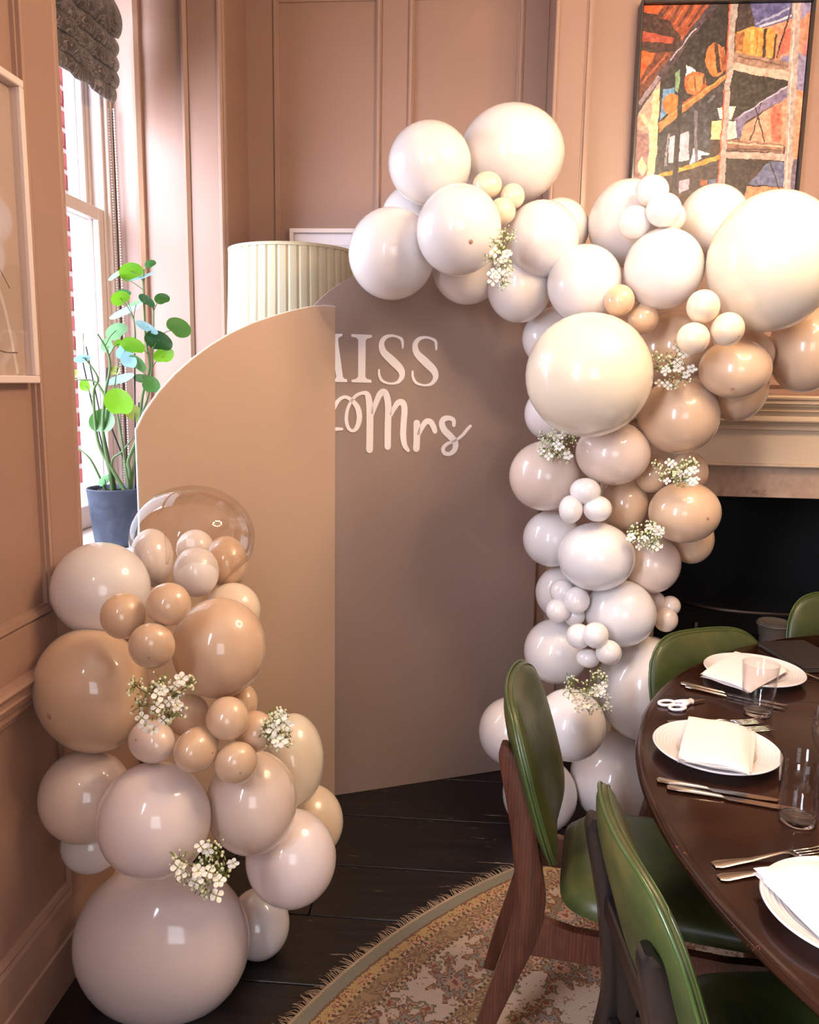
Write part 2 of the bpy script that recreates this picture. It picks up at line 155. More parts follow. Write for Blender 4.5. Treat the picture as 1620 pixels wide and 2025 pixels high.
PAINT = [
[[66,42,32],[[0.477,2.913],[1.21,2.9],[1.331,1.663],[0.495,1.652]]],
[[215,90,35],[[0.556,2.883],[0.648,2.881],[0.625,2.841],[0.558,2.854]]],
[[150,70,35],[[0.638,2.881],[0.831,2.878],[0.718,2.75],[0.642,2.819]]],
[[95,45,28],[[0.664,2.883],[0.614,2.802],[0.622,2.797],[0.673,2.878]]],
[[95,45,28],[[0.705,2.882],[0.655,2.802],[0.663,2.797],[0.713,2.878]]],
[[95,45,28],[[0.746,2.882],[0.696,2.801],[0.704,2.796],[0.754,2.877]]],
[[95,45,28],[[0.782,2.881],[0.732,2.8],[0.74,2.796],[0.79,2.876]]],
[[190,95,50],[[0.687,2.882],[0.64,2.81],[0.645,2.808],[0.691,2.879]]],
[[190,95,50],[[0.727,2.881],[0.681,2.81],[0.686,2.807],[0.732,2.878]]],
[[190,95,50],[[0.766,2.88],[0.72,2.809],[0.724,2.807],[0.77,2.878]]],
[[66,36,26],[[0.558,2.849],[0.662,2.823],[0.712,2.765],[0.69,2.714],[0.565,2.733]]],
[[168,72,48],[[0.575,2.786],[0.687,2.765],[0.68,2.745],[0.572,2.753]]],
[[222,98,36],[[0.561,2.721],[0.626,2.715],[0.568,2.61]]],
[[110,56,32],[[0.626,2.715],[0.695,2.716],[0.569,2.551],[0.566,2.61]]],
[[165,85,45],[[0.667,2.717],[0.58,2.612],[0.586,2.608],[0.672,2.712]]],
[[40,32,28],[[0.831,2.878],[0.877,2.877],[0.873,2.733],[0.881,2.626],[0.664,2.49],[0.646,2.609]]],
[[72,56,62],[[0.808,2.878],[0.839,2.878],[0.661,2.643],[0.564,2.491],[0.563,2.523],[0.643,2.654]]],
[[190,172,176],[[0.76,2.794],[0.675,2.689],[0.678,2.686],[0.763,2.792]]],
[[140,120,125],[[0.637,2.638],[0.57,2.545],[0.584,2.536],[0.65,2.629]]],
[[205,155,135],[[0.647,2.619],[0.653,2.288],[0.566,2.288],[0.567,2.491]]],
[[152,112,108],[[0.567,2.461],[0.62,2.435],[0.623,2.268],[0.562,2.268]]],
[[226,198,152],[[0.626,2.585],[0.649,2.594],[0.652,2.268],[0.62,2.268]]],
[[226,205,160],[[0.586,2.502],[0.623,2.442],[0.637,2.449],[0.599,2.509]]],
[[225,205,160],[[0.587,2.339],[0.599,2.362],[0.619,2.324],[0.608,2.293],[0.586,2.309]]],
[[100,142,178],[[0.66,2.592],[0.701,2.599],[0.703,2.53],[0.656,2.488]]],
[[120,150,110],[[0.7,2.648],[0.719,2.662],[0.721,2.569],[0.704,2.589]]],
[[235,225,215],[[0.737,2.674],[0.772,2.652],[0.737,2.63]]],
[[216,112,42],[[0.727,2.539],[0.725,2.522],[0.717,2.508],[0.704,2.501],[0.69,2.501],[0.676,2.509],[0.666,2.523],[0.662,2.54],[0.664,2.557],[0.672,2.571],[0.685,2.578],[0.699,2.578],[0.712,2.57],[0.722,2.556]]],
[[180,98,48],[[0.813,2.61],[0.811,2.592],[0.8,2.579],[0.784,2.571],[0.766,2.571],[0.749,2.579],[0.736,2.593],[0.731,2.611],[0.734,2.628],[0.744,2.642],[0.76,2.65],[0.778,2.649],[0.796,2.642],[0.808,2.627]]],
[[210,130,70],[[0.803,2.61],[0.801,2.597],[0.794,2.586],[0.783,2.581],[0.771,2.581],[0.759,2.587],[0.75,2.597],[0.746,2.611],[0.748,2.624],[0.755,2.634],[0.766,2.64],[0.779,2.64],[0.791,2.634],[0.799,2.623]]],
[[120,60,30],[[0.765,2.637],[0.774,2.583],[0.779,2.583],[0.77,2.638]]],
[[160,70,35],[[0.733,2.544],[0.817,2.603],[0.813,2.583],[0.73,2.519]]],
[[205,118,58],[[0.875,2.687],[0.873,2.662],[0.865,2.643],[0.851,2.632],[0.834,2.632],[0.819,2.643],[0.807,2.663],[0.801,2.688],[0.803,2.713],[0.812,2.733],[0.826,2.744],[0.842,2.743],[0.858,2.732],[0.869,2.712]]],
[[70,42,30],[[0.827,2.74],[0.847,2.645],[0.862,2.647],[0.842,2.742]]],
[[150,80,45],[[0.849,2.733],[0.863,2.65],[0.88,2.652],[0.866,2.734]]],
[[60,38,28],[[0.798,2.671],[0.802,2.608],[0.809,2.608],[0.805,2.671]]],
[[50,45,48],[[0.651,2.45],[0.882,2.617],[0.895,2.358],[0.648,2.288]]],
[[172,116,60],[[0.652,2.478],[0.88,2.643],[0.881,2.626],[0.654,2.444]]],
[[215,150,80],[[0.666,2.481],[0.877,2.632],[0.874,2.635],[0.663,2.484]]],
[[190,182,194],[[0.694,2.427],[0.762,2.445],[0.769,2.346],[0.695,2.339]]],
[[222,216,228],[[0.783,2.386],[0.842,2.369],[0.772,2.331]]],
[[110,105,112],[[0.776,2.519],[0.787,2.519],[0.799,2.343],[0.789,2.344]]],
[[120,115,120],[[0.685,2.44],[0.694,2.44],[0.69,2.329],[0.68,2.329]]],
[[90,90,98],[[0.83,2.54],[0.849,2.565],[0.841,2.571],[0.822,2.546]]],
[[70,70,78],[[0.812,2.489],[0.82,2.389],[0.835,2.389],[0.828,2.489]]],
[[40,30,28],[[0.841,2.357],[0.84,2.354],[0.835,2.352],[0.829,2.351],[0.821,2.351],[0.814,2.352],[0.81,2.355],[0.808,2.358],[0.809,2.361],[0.814,2.363],[0.82,2.364],[0.828,2.364],[0.834,2.363],[0.839,2.361]]],
[[60,45,45],[[0.667,2.285],[0.885,2.351],[0.887,2.226],[0.724,2.226]]],
[[175,160,175],[[0.739,2.275],[0.775,2.283],[0.775,2.247],[0.739,2.226]]],
[[150,85,50],[[0.815,2.28],[0.841,2.281],[0.842,2.257],[0.816,2.255]]],
[[90,100,130],[[0.846,2.28],[0.872,2.281],[0.874,2.257],[0.848,2.256]]],
[[216,142,52],[[0.661,2.296],[0.883,2.369],[0.885,2.352],[0.67,2.284]]],
[[88,86,128],[[0.942,2.876],[1.093,2.873],[1.091,2.817],[0.971,2.78]]],
[[150,150,175],[[0.97,2.801],[1.086,2.852],[1.083,2.858],[0.967,2.807]]],
[[190,185,195],[[0.986,2.791],[1.091,2.827],[1.088,2.834],[0.983,2.798]]],
[[56,42,38],[[0.897,2.877],[0.945,2.876],[0.952,2.79],[0.907,2.781]]],
[[208,132,98],[[0.985,2.787],[1.093,2.821],[1.099,2.672],[1.045,2.683]]],
[[180,95,75],[[1.061,2.779],[1.091,2.788],[1.095,2.716],[1.059,2.692]]],
[[125,115,145],[[1.074,2.697],[1.099,2.701],[1.099,2.672],[1.065,2.678]]],
[[214,142,62],[[0.907,2.779],[0.949,2.795],[1.03,2.789],[1.048,2.755],[1.044,2.69],[0.993,2.696],[0.905,2.711]]],
[[150,90,45],[[0.9,2.772],[0.932,2.783],[0.931,2.711],[0.905,2.716]]],
[[60,38,30],[[1.0,2.79],[0.998,2.695],[1.008,2.693],[1.01,2.789]]],
[[70,45,32],[[1.041,2.77],[1.035,2.691],[1.043,2.69],[1.049,2.769]]],
[[235,170,90],[[0.954,2.785],[0.958,2.708],[0.97,2.708],[0.966,2.785]]],
[[190,110,45],[[0.976,2.78],[0.977,2.706],[0.981,2.705],[0.98,2.78]]],
[[150,116,96],[[0.897,2.714],[1.101,2.676],[1.104,2.644],[0.898,2.675]]],
[[110,80,66],[[0.916,2.696],[1.092,2.66],[1.092,2.666],[0.917,2.702]]],
[[198,168,148],[[0.895,2.677],[1.105,2.646],[1.113,2.612],[0.897,2.652]]],
[[50,42,33],[[0.895,2.647],[1.109,2.612],[0.923,2.488],[0.894,2.528]]],
[[216,142,112],[[1.106,2.565],[1.109,2.395],[0.945,2.416],[0.956,2.468]]],
[[190,110,85],[[1.043,2.527],[1.083,2.536],[1.089,2.407],[1.058,2.413]]],
[[120,106,132],[[1.103,2.599],[1.106,2.563],[0.945,2.471],[0.918,2.488]]],
[[180,172,190],[[1.096,2.602],[0.932,2.495],[0.935,2.491],[1.099,2.598]]],
[[110,100,130],[[0.924,2.478],[0.96,2.483],[0.944,2.418],[0.929,2.421]]],
[[226,206,192],[[0.857,2.527],[0.921,2.532],[0.909,2.486],[0.869,2.486]]],
[[228,192,134],[[0.841,2.479],[0.893,2.483],[0.877,2.419],[0.84,2.419]]],
[[215,200,190],[[0.893,2.481],[0.926,2.481],[0.933,2.421],[0.898,2.418]]],
[[70,45,30],[[0.843,2.418],[0.88,2.418],[0.876,2.366],[0.844,2.366]]],
[[142,102,82],[[0.898,2.419],[1.104,2.401],[1.105,2.369],[0.899,2.386]]],
[[205,165,135],[[0.904,2.405],[1.101,2.389],[1.101,2.395],[0.904,2.411]]],
[[90,62,50],[[0.905,2.386],[1.097,2.375],[1.097,2.38],[0.905,2.391]]],
[[95,100,128],[[1.054,2.343],[1.111,2.34],[1.116,2.254],[0.988,2.262]]],
[[52,40,34],[[0.895,2.357],[1.057,2.338],[1.0,2.302],[0.978,2.201],[0.904,2.237]]],
[[207,132,92],[[0.984,2.256],[1.116,2.252],[1.123,2.175],[0.973,2.196]]],
[[178,156,142],[[0.896,2.379],[1.109,2.368],[1.112,2.343],[0.895,2.356]]],
[[190,132,104],[[1.113,2.873],[1.183,2.872],[1.181,2.681],[1.192,2.185],[1.14,2.185]]],
[[140,130,160],[[1.12,2.873],[1.173,2.872],[1.165,2.853],[1.123,2.816]]],
[[175,115,110],[[1.135,2.739],[1.16,2.749],[1.162,2.672],[1.141,2.682]]],
[[136,126,152],[[1.123,2.711],[1.16,2.691],[1.163,2.579],[1.129,2.585]]],
[[208,138,104],[[1.126,2.575],[1.171,2.575],[1.182,2.35],[1.136,2.35]]],
[[110,95,112],[[1.131,2.347],[1.179,2.352],[1.183,2.226],[1.137,2.226]]],
[[172,152,142],[[1.09,2.873],[1.119,2.873],[1.14,2.241],[1.114,2.241],[1.099,2.585]]],
[[205,190,178],[[1.096,2.869],[1.12,2.247],[1.124,2.246],[1.1,2.868]]],
[[168,152,142],[[0.876,2.877],[0.901,2.877],[0.899,2.646],[0.904,2.221],[0.881,2.221],[0.881,2.636]]],
[[190,85,50],[[0.871,2.877],[0.877,2.627],[0.881,2.626],[0.876,2.877]]],
[[190,85,45],[[0.877,2.587],[0.876,2.262],[0.881,2.262],[0.882,2.587]]],
[[38,28,28],[[0.716,2.695],[0.712,2.217],[0.731,2.216],[0.734,2.693]]],
[[60,40,36],[[1.082,2.855],[1.049,2.691],[1.054,2.689],[1.087,2.854]]],
[[60,40,36],[[0.987,2.527],[1.032,2.408],[1.036,2.409],[0.992,2.528]]],
[[60,40,36],[[1.009,2.542],[0.981,2.416],[0.986,2.415],[1.013,2.541]]],
[[60,40,36],[[1.057,2.339],[1.098,2.243],[1.102,2.245],[1.061,2.341]]]]
POLY = [[[0.0501,1.685],[0.0856,1.6852],[0.1218,1.6844],[0.1219,1.6763],[0.1054,1.6713],[0.1001,1.6641],[0.0999,1.5422],[0.1054,1.5357],[0.1216,1.5313],[0.1217,1.5221],[0.0509,1.5226],[0.0509,1.5307],[0.0679,1.5351],[0.0742,1.5428],[0.0745,1.6658],[0.0682,1.6731],[0.0502,1.6765]],[[-0.0219,1.6836],[0.0182,1.6849],[0.0182,1.6775],[0.0072,1.6731],[0.0031,1.666],[0.0047,1.6461],[0.0137,1.5862],[0.0201,1.5409],[0.0254,1.5349],[0.0355,1.532],[0.0355,1.5228],[-0.0155,1.5231],[-0.0156,1.5312],[-0.0035,1.5354],[-0.0019,1.5415],[-0.0219,1.6553]]]
STROKES = [
[[0.2342,1.6416,0.0054],[0.2339,1.658,0.0086],[0.2298,1.6732,0.0108],[0.2122,1.6818,0.0086],[0.1903,1.6841,0.0097],[0.1687,1.6763,0.0145],[0.1571,1.6557,0.0194],[0.165,1.6279,0.0248],[0.1969,1.599,0.0291],[0.2259,1.5718,0.0269],[0.2329,1.5471,0.0194],[0.2172,1.5256,0.0108],[0.1897,1.5205,0.0075],[0.1623,1.5289,0.0097],[0.1501,1.5482,0.0097],[0.1488,1.5698,0.0065]],
[[0.3593,1.6394,0.0054],[0.3589,1.656,0.0086],[0.3546,1.6714,0.0108],[0.3364,1.6802,0.0086],[0.3139,1.6826,0.0097],[0.2917,1.6746,0.0145],[0.2799,1.6537,0.0194],[0.2882,1.6255,0.0248],[0.3213,1.5962,0.0291],[0.3513,1.5686,0.0269],[0.3587,1.5435,0.0194],[0.3427,1.5217,0.0108],[0.3145,1.5166,0.0075],[0.2862,1.5251,0.0097],[0.2735,1.5447,0.0097],[0.272,1.5665,0.0065]],
[[-0.0113,1.4337,0.014],[0.0019,1.4567,0.0129],[0.0177,1.4696,0.0108],[0.0336,1.4718,0.0118],[0.055,1.4587,0.0151],[0.0738,1.4341,0.0194],[0.0794,1.4005,0.0194],[0.0715,1.3693,0.0161],[0.0571,1.3564,0.0108],[0.0409,1.3658,0.0118],[0.0334,1.3927,0.0118],[0.0364,1.4262,0.0108],[0.0496,1.4571,0.0097],[0.0682,1.4778,0.0108],[0.0896,1.4867,0.0118],[0.1058,1.4838,0.0183],[0.113,1.4653,0.0226],[0.1171,1.4239,0.0248],[0.1177,1.3561,0.0248],[0.1172,1.2905,0.0248]],
[[0.1253,1.4135,0.014],[0.1359,1.4448,0.0183],[0.1519,1.4812,0.0215],[0.1682,1.4907,0.0237],[0.1794,1.4711,0.0237],[0.1842,1.4346,0.0237],[0.1834,1.3664,0.0237],[0.1837,1.3003,0.0237]],
[[0.1939,1.4111,0.0129],[0.2058,1.4347,0.0172],[0.221,1.4547,0.0205],[0.2377,1.4533,0.0226],[0.2442,1.4297,0.0226],[0.2416,1.3821,0.0226],[0.2406,1.3397,0.0226],[0.2468,1.305,0.0194],[0.26,1.2862,0.0129]],
[[0.2911,1.3821,0.0248],[0.2921,1.3287,0.0248],[0.2911,1.2922,0.0248]],
[[0.2987,1.3394,0.014],[0.3096,1.3661,0.0183],[0.3262,1.3874,0.0205],[0.3434,1.3863,0.0215],[0.3552,1.3686,0.0205],[0.3607,1.3536,0.0183]],
[[0.4332,1.3755,0.014],[0.4316,1.3928,0.0161],[0.4151,1.4008,0.0172],[0.3949,1.3971,0.0205],[0.3866,1.3809,0.0226],[0.3976,1.3561,0.0248],[0.4227,1.3332,0.0248],[0.4408,1.3113,0.0226],[0.4391,1.2868,0.0194],[0.4214,1.2717,0.0151],[0.3997,1.2747,0.0151],[0.3946,1.2927,0.014],[0.4116,1.3089,0.0118],[0.4377,1.3179,0.0097],[0.4666,1.3373,0.0108],[0.4865,1.3601,0.0118],[0.4992,1.3721,0.0097]],
[[-0.0218,1.3608,0.0097],[-0.0006,1.3628,0.0118],[0.018,1.3627,0.0086]]]
NAP = {"n1":[[0.7743,2.2645,0.785],[0.62,2.0633,0.785],[0.7093,1.961,0.785],[0.8694,2.1395,0.785]],"n2":[[0.5128,1.7666,0.785],[0.4344,1.5496,0.785],[0.5564,1.5099,0.785],[0.6294,1.7257,0.785]],"n3":[[0.4632,1.1926,0.785],[0.5149,1.0113,0.785],[0.6306,1.1129,0.785],[0.5912,1.2221,0.785]],"n2u":[[0.5551,1.7635,0.78],[0.4769,1.5578,0.78],[0.5759,1.5322,0.78],[0.6506,1.726,0.78]]}
LEAVES = [
[[-1.1246,2.6285,1.8699],0.0355,0.0217,-30,0],
[[-1.1762,2.6301,1.8532],0.0258,0.0149,-30,1],
[[-1.0358,2.5712,1.8872],0.0167,0.0078,-30,2],
[[-1.068,2.6007,1.8458],0.0453,0.0136,-18,3],
[[-1.1463,2.611,1.8002],0.0229,0.0091,-15,2],
[[-1.1336,2.5581,1.7783],0.028,0.0157,-35,0],
[[-1.0318,2.6513,1.7869],0.0231,0.015,-20,2],
[[-1.0587,2.5958,1.7756],0.0272,0.017,25,4],
[[-1.1061,2.6168,1.7633],0.0275,0.0115,-15,1],
[[-1.1655,2.6827,1.7403],0.056,0.0247,-22,3],
[[-1.2025,2.6715,1.6816],0.0354,0.0165,-40,1],
[[-0.9581,2.5882,1.6848],0.0375,0.025,42,2],
[[-1.0282,2.606,1.6487],0.0425,0.0321,5,4],
[[-1.0228,2.63,1.5977],0.0314,0.0267,0,0],
[[-1.0989,2.5667,1.6308],0.0352,0.0255,0,0],
[[-1.2307,2.6615,1.6288],0.02,0.0271,15,1],
[[-1.1413,2.5953,1.6169],0.0322,0.0115,-45,3],
[[-1.0863,2.5662,1.5736],0.0313,0.0239,30,2],
[[-1.1846,2.649,1.5131],0.046,0.0189,-12,3],
[[-1.1891,2.6221,1.5475],0.0152,0.0163,0,5],
[[-1.1479,2.5538,1.4459],0.0446,0.0457,0,0],
[[-1.2437,2.6288,1.376],0.0414,0.0414,0,2],
[[-1.1449,2.657,1.4068],0.0298,0.0298,20,5],
[[-1.0385,2.5543,1.5042],0.0273,0.0284,0,2],
[[-1.3053,2.6421,1.4965],0.0177,0.0225,10,0],
[[-1.2761,2.585,1.6698],0.0263,0.0137,-25,3],
[[-1.2961,2.6109,1.5887],0.0256,0.0093,-20,3],
[[-1.0473,2.5601,1.6902],0.0349,0.0169,20,3],
[[-1.2435,2.6245,1.1818],0.0251,0.0084,-50,1],
[[-1.1187,2.6814,1.526],0.0298,0.0155,0,2],
[[-1.3078,2.5927,1.5339],0.0127,0.0151,0,5],
[[-1.1121,2.5589,1.5814],0.025,0.0272,10,3],
[[-1.1941,2.6688,1.6382],0.0148,0.0118,0,0]]
STEMS = [
[[-1.1628,2.62,1.1483],[-1.153,2.62,1.2086],[-1.1555,2.62,1.2502],[-1.1184,2.62,1.3397],[-1.0983,2.62,1.4684],[-1.0708,2.62,1.5608],[-1.0807,2.62,1.6629],[-1.0811,2.62,1.7583],[-1.0796,2.62,1.8746]],
[[-1.1573,2.62,1.2085],[-1.1177,2.62,1.3573],[-1.077,2.62,1.4745],[-1.0568,2.62,1.6179],[-1.0485,2.62,1.7641]],
[[-1.2183,2.62,1.1469],[-1.2217,2.62,1.2068],[-1.2402,2.62,1.3371],[-1.2281,2.62,1.4661],[-1.2057,2.62,1.5587],[-1.2151,2.62,1.6158],[-1.2426,2.62,1.6666]],
[[-1.1675,2.62,1.1843],[-1.215,2.62,1.219],[-1.2597,2.62,1.3131],[-1.2672,2.62,1.4712],[-1.2495,2.62,1.5236],[-1.2944,2.62,1.5918]],
[[-1.1555,2.62,1.2502],[-1.1835,2.62,1.3794],[-1.1988,2.62,1.4433],[-1.1816,2.62,1.5591]],
[[-1.2121,2.62,1.147],[-1.214,2.62,1.2429],[-1.1757,2.62,1.2794],[-1.1371,2.62,1.3275]],
[[-1.2469,2.62,1.1942],[-1.2874,2.62,1.2471],[-1.3346,2.62,1.2877]],
[[-1.2281,2.62,1.4661],[-1.2622,2.62,1.5118],[-1.3347,2.62,1.5164]],
[[-1.1193,2.62,1.6171],[-1.1159,2.62,1.6737],[-1.1182,2.62,1.7187]]]
STAKES = [[[-1.1525,2.66,1.1433],[-1.1369,2.66,1.6068]],[[-1.1747,2.66,1.2096],[-1.2493,2.66,1.4118],[-1.2351,2.66,1.559]],[[-1.2335,2.66,1.1472],[-1.2967,2.66,1.4524],[-1.3188,2.66,1.5741]],[[-1.2241,2.66,1.1475],[-1.3051,2.66,1.6277]],[[-1.14,2.66,1.1436],[-1.1282,2.66,1.4437]]]


# ---------------------------------------------------------------- object helpers
def tag(o, label=None, cat=None, group=None, kind=None):
    if label: o['label'] = label
    if cat: o['category'] = cat
    if group: o['group'] = group
    if kind: o['kind'] = kind
    return o
def empty(name, loc=(0, 0, 0), rz=0.0):
    o = bpy.data.objects.new(name, None); COL.objects.link(o); o.location = loc; o.rotation_euler = (0, 0, rz)
    o.empty_display_size = .05
    return o
def link(name, me, parent=None, loc=(0, 0, 0)):
    o = bpy.data.objects.new(name, me); COL.objects.link(o); o.location = loc
    if parent: o.parent = parent
    return o
def build(name, bm, mat, parent=None, smooth=False, loc=(0, 0, 0), sharp=None):
    bmesh.ops.recalc_face_normals(bm, faces=bm.faces)
    me = bpy.data.meshes.new(name); bm.to_mesh(me); bm.free()
    if mat: me.materials.append(mat)
    if smooth:
        for p in me.polygons: p.use_smooth = True
        if sharp: me.set_sharp_from_angle(angle=radians(sharp))
    return link(name, me, parent, loc)
def copy_tree(o, parent=None):
    c = o.copy(); COL.objects.link(c)
    if parent: c.parent = parent
    for ch in list(o.children): copy_tree(ch, c)
    return c
def V(*a): return Vector(a)
def box(bm, x0, x1, y0, y1, z0, z1, bev=0.0, seg=1):
    r = bmesh.ops.create_cube(bm, size=1.0)
    for v in r['verts']:
        v.co = V(x0+(v.co.x+.5)*(x1-x0), y0+(v.co.y+.5)*(y1-y0), z0+(v.co.z+.5)*(z1-z0))
    if bev:
        es = list({e for v in r['verts'] for e in v.link_edges})
        bmesh.ops.bevel(bm, geom=es, offset=bev, segments=seg, profile=.5, affect='EDGES')
def nbox(name, dims, mat, parent=None, bev=0.0, seg=1, smooth=False):
    bm = bmesh.new(); box(bm, *dims, bev=bev, seg=seg)
    return build(name, bm, mat, parent, smooth)
def lathe(bm, prof, n=32, c=(0, 0, 0), close=False):
    rings = []
    for r, z in prof:
        if r < 1e-6: rings.append([bm.verts.new((c[0], c[1], c[2]+z))])
        else: rings.append([bm.verts.new((c[0]+r*cos(2*pi*i/n), c[1]+r*sin(2*pi*i/n), c[2]+z)) for i in range(n)])
    for a, b in zip(rings, rings[1:]):
        for i in range(n):
            j = (i+1) % n
            if len(a) == 1 and len(b) == 1: continue
            if len(a) == 1: bm.faces.new((a[0], b[j], b[i]))
            elif len(b) == 1: bm.faces.new((a[i], a[j], b[0]))
            else: bm.faces.new((a[i], a[j], b[j], b[i]))
def tube(bm, pts, rad, n=8, cap=True):
    pts = [Vector(p) for p in pts]; rings = []
    N = len(pts); ref = None
    for i, p in enumerate(pts):
        t = (pts[min(i+1, N-1)]-pts[max(i-1, 0)]).normalized()
        if ref is None: ref = t.orthogonal().normalized()
        a = (ref-t*ref.dot(t)).normalized(); ref = a; b = t.cross(a)
        r = rad[i] if isinstance(rad, (list, tuple)) else rad
        rings.append([bm.verts.new(p+(a*cos(2*pi*k/n)+b*sin(2*pi*k/n))*r) for k in range(n)])
    for A, B in zip(rings, rings[1:]):
        for k in range(n): bm.faces.new((A[k], A[(k+1) % n], B[(k+1) % n], B[k]))
    if cap and n > 2: bm.faces.new(rings[0]); bm.faces.new(rings[-1][::-1])
def catmull(pts, sub=6):
    pts = [tuple(p) for p in pts]; P = [pts[0]]+pts+[pts[-1]]; out = []
    for i in range(1, len(P)-2):
        p0, p1, p2, p3 = P[i-1], P[i], P[i+1], P[i+2]
        for k in range(sub):
            t = k/sub
            out.append(tuple(.5*((2*b)+(-a+c)*t+(2*a-5*b+4*c-d)*t*t+(-a+3*b-3*c+d)*t**3) for a, b, c, d in zip(p0, p1, p2, p3)))
    out.append(pts[-1]); return out
def prism(bm, poly, f, g):
    """poly 2-D points; f and g map a 2-D point onto the two faces"""
    A = [bm.verts.new(f(*p)) for p in poly]; B = [bm.verts.new(g(*p)) for p in poly]; n = len(poly)
    bm.faces.new(A); bm.faces.new(B[::-1])
    for i in range(n): bm.faces.new((A[i], B[i], B[(i+1) % n], A[(i+1) % n]))

# ---------------------------------------------------------------- materials
MATS = {}
class NT:
    def __init__(s, name):
        s.m = bpy.data.materials.new(name); s.m.use_nodes = True; s.t = s.m.node_tree
        s.b = s.t.nodes['Principled BSDF']; s.out = s.t.nodes['Material Output']
    def n(s, typ, **k):
        x = s.t.nodes.new(typ)
        for a, v in k.items():
            if a.startswith('i_'):
                key = a[2:]; key = int(key) if key.isdigit() else key.replace('_', ' ')
                x.inputs[key].default_value = v
            else: setattr(x, a, v)
        return x
    def l(s, a, b): s.t.links.new(a, b)
    def coord(s, kind='Object', scale=(1, 1, 1), rot=(0, 0, 0)):
        c = s.n('ShaderNodeTexCoord'); m = s.n('ShaderNodeMapping')
        m.inputs['Scale'].default_value = scale; m.inputs['Rotation'].default_value = rot
        s.l(c.outputs[kind], m.inputs[0]); return m.outputs[0]
    def ramp(s, src, stops, interp='LINEAR'):
        r = s.n('ShaderNodeValToRGB'); e = r.color_ramp.elements; r.color_ramp.interpolation = interp
        while len(e) < len(stops): e.new(.5)
        for k, (p, c) in enumerate(stops): e[k].position = p; e[k].color = rgba(c) if len(c) == 3 else c
        s.l(src, r.inputs[0]); return r.outputs[0]
    def noise(s, vec, scale=5, detail=3, rough=.5, dist=0):
        x = s.n('ShaderNodeTexNoise'); x.inputs['Scale'].default_value = scale; x.inputs['Detail'].default_value = detail
        x.inputs['Roughness'].default_value = rough; x.inputs['Distortion'].default_value = dist
        if vec: s.l(vec, x.inputs['Vector'])
        return x.outputs['Fac']
    def bump(s, h, strength=.2, dist=.01):
        b = s.n('ShaderNodeBump'); b.inputs['Strength'].default_value = strength; b.inputs['Distance'].default_value = dist
        s.l(h, b.inputs['Height']); s.l(b.outputs[0], s.b.inputs['Normal'])
    def mix(s, fac, a, b, mode='MIX'):
        x = s.n('ShaderNodeMix'); x.data_type = 'RGBA'; x.blend_type = mode
        for sock, v in ((x.inputs[0], fac), (x.inputs[6], a), (x.inputs[7], b)):
            if hasattr(v, 'links'): s.l(v, sock)
            else: sock.default_value = v if not isinstance(v, tuple) or len(v) != 3 else rgba(v)
        return x.outputs[2]
    def math(s, op, a, b=0.0, c=0.0):
        x = s.n('ShaderNodeMath', operation=op)
        for sock, v in zip(x.inputs, (a, b, c)):
            if hasattr(v, 'links'): s.l(v, sock)
            else: sock.default_value = v
        return x.outputs[0]
def plain(name, c, rough=.5, metal=0, spec=.5, coat=0, bump=None, vary=0.0, emis=None):
    if name in MATS: return MATS[name]
    t = NT(name); b = t.b
    b.inputs['Base Color'].default_value = rgba(c); b.inputs['Roughness'].default_value = rough
    b.inputs['Metallic'].default_value = metal; b.inputs['Specular IOR Level'].default_value = spec
    b.inputs['Coat Weight'].default_value = coat; b.inputs['Coat Roughness'].default_value = .08
    if vary:
        v = t.coord(); f = t.noise(v, 6, 4)
        d = tuple(max(0, x*(1-vary)) for x in c)
        t.l(t.ramp(f, [(.3, d), (.7, c)]), b.inputs['Base Color'])
    if bump: t.bump(t.noise(t.coord(), bump[0], 4), bump[1], .003)
    if emis: b.inputs['Emission Color'].default_value = rgba(emis[0]); b.inputs['Emission Strength'].default_value = emis[1]
    MATS[name] = t.m; return t.m

def balloon_mat(name, c, rough=.38, sss=.35):
    t = NT(name); b = t.b
    b.inputs['Base Color'].default_value = rgba(c); b.inputs['Roughness'].default_value = rough
    b.inputs['Subsurface Weight'].default_value = sss; b.inputs['Subsurface Radius'].default_value = (1.0, .75, .55)
    b.inputs['Subsurface Scale'].default_value = .03
    b.inputs['Sheen Weight'].default_value = .15; b.inputs['Sheen Roughness'].default_value = .4
    b.inputs['Specular IOR Level'].default_value = .45
    b.inputs['Coat Weight'].default_value = 1.0; b.inputs['Coat Roughness'].default_value = .08
    return t.m
BM = dict(W=balloon_mat('latex_white', (228, 222, 219)), S=balloon_mat('latex_shaded_white', (226, 219, 216)),  # S: the white darkened a touch for balloons standing in shade
          P=balloon_mat('latex_pearl_white', (236, 228, 224), .3), V=balloon_mat('latex_ivory', (230, 216, 192)),
          C=balloon_mat('latex_cream', (230, 210, 184)), N=balloon_mat('latex_sand', (212, 180, 148)),
          A=balloon_mat('latex_pale_sand', (223, 202, 186)), B=balloon_mat('latex_blush_white', (236, 221, 216)))
M_tip = plain('latex_tip', (170, 135, 110), .4)

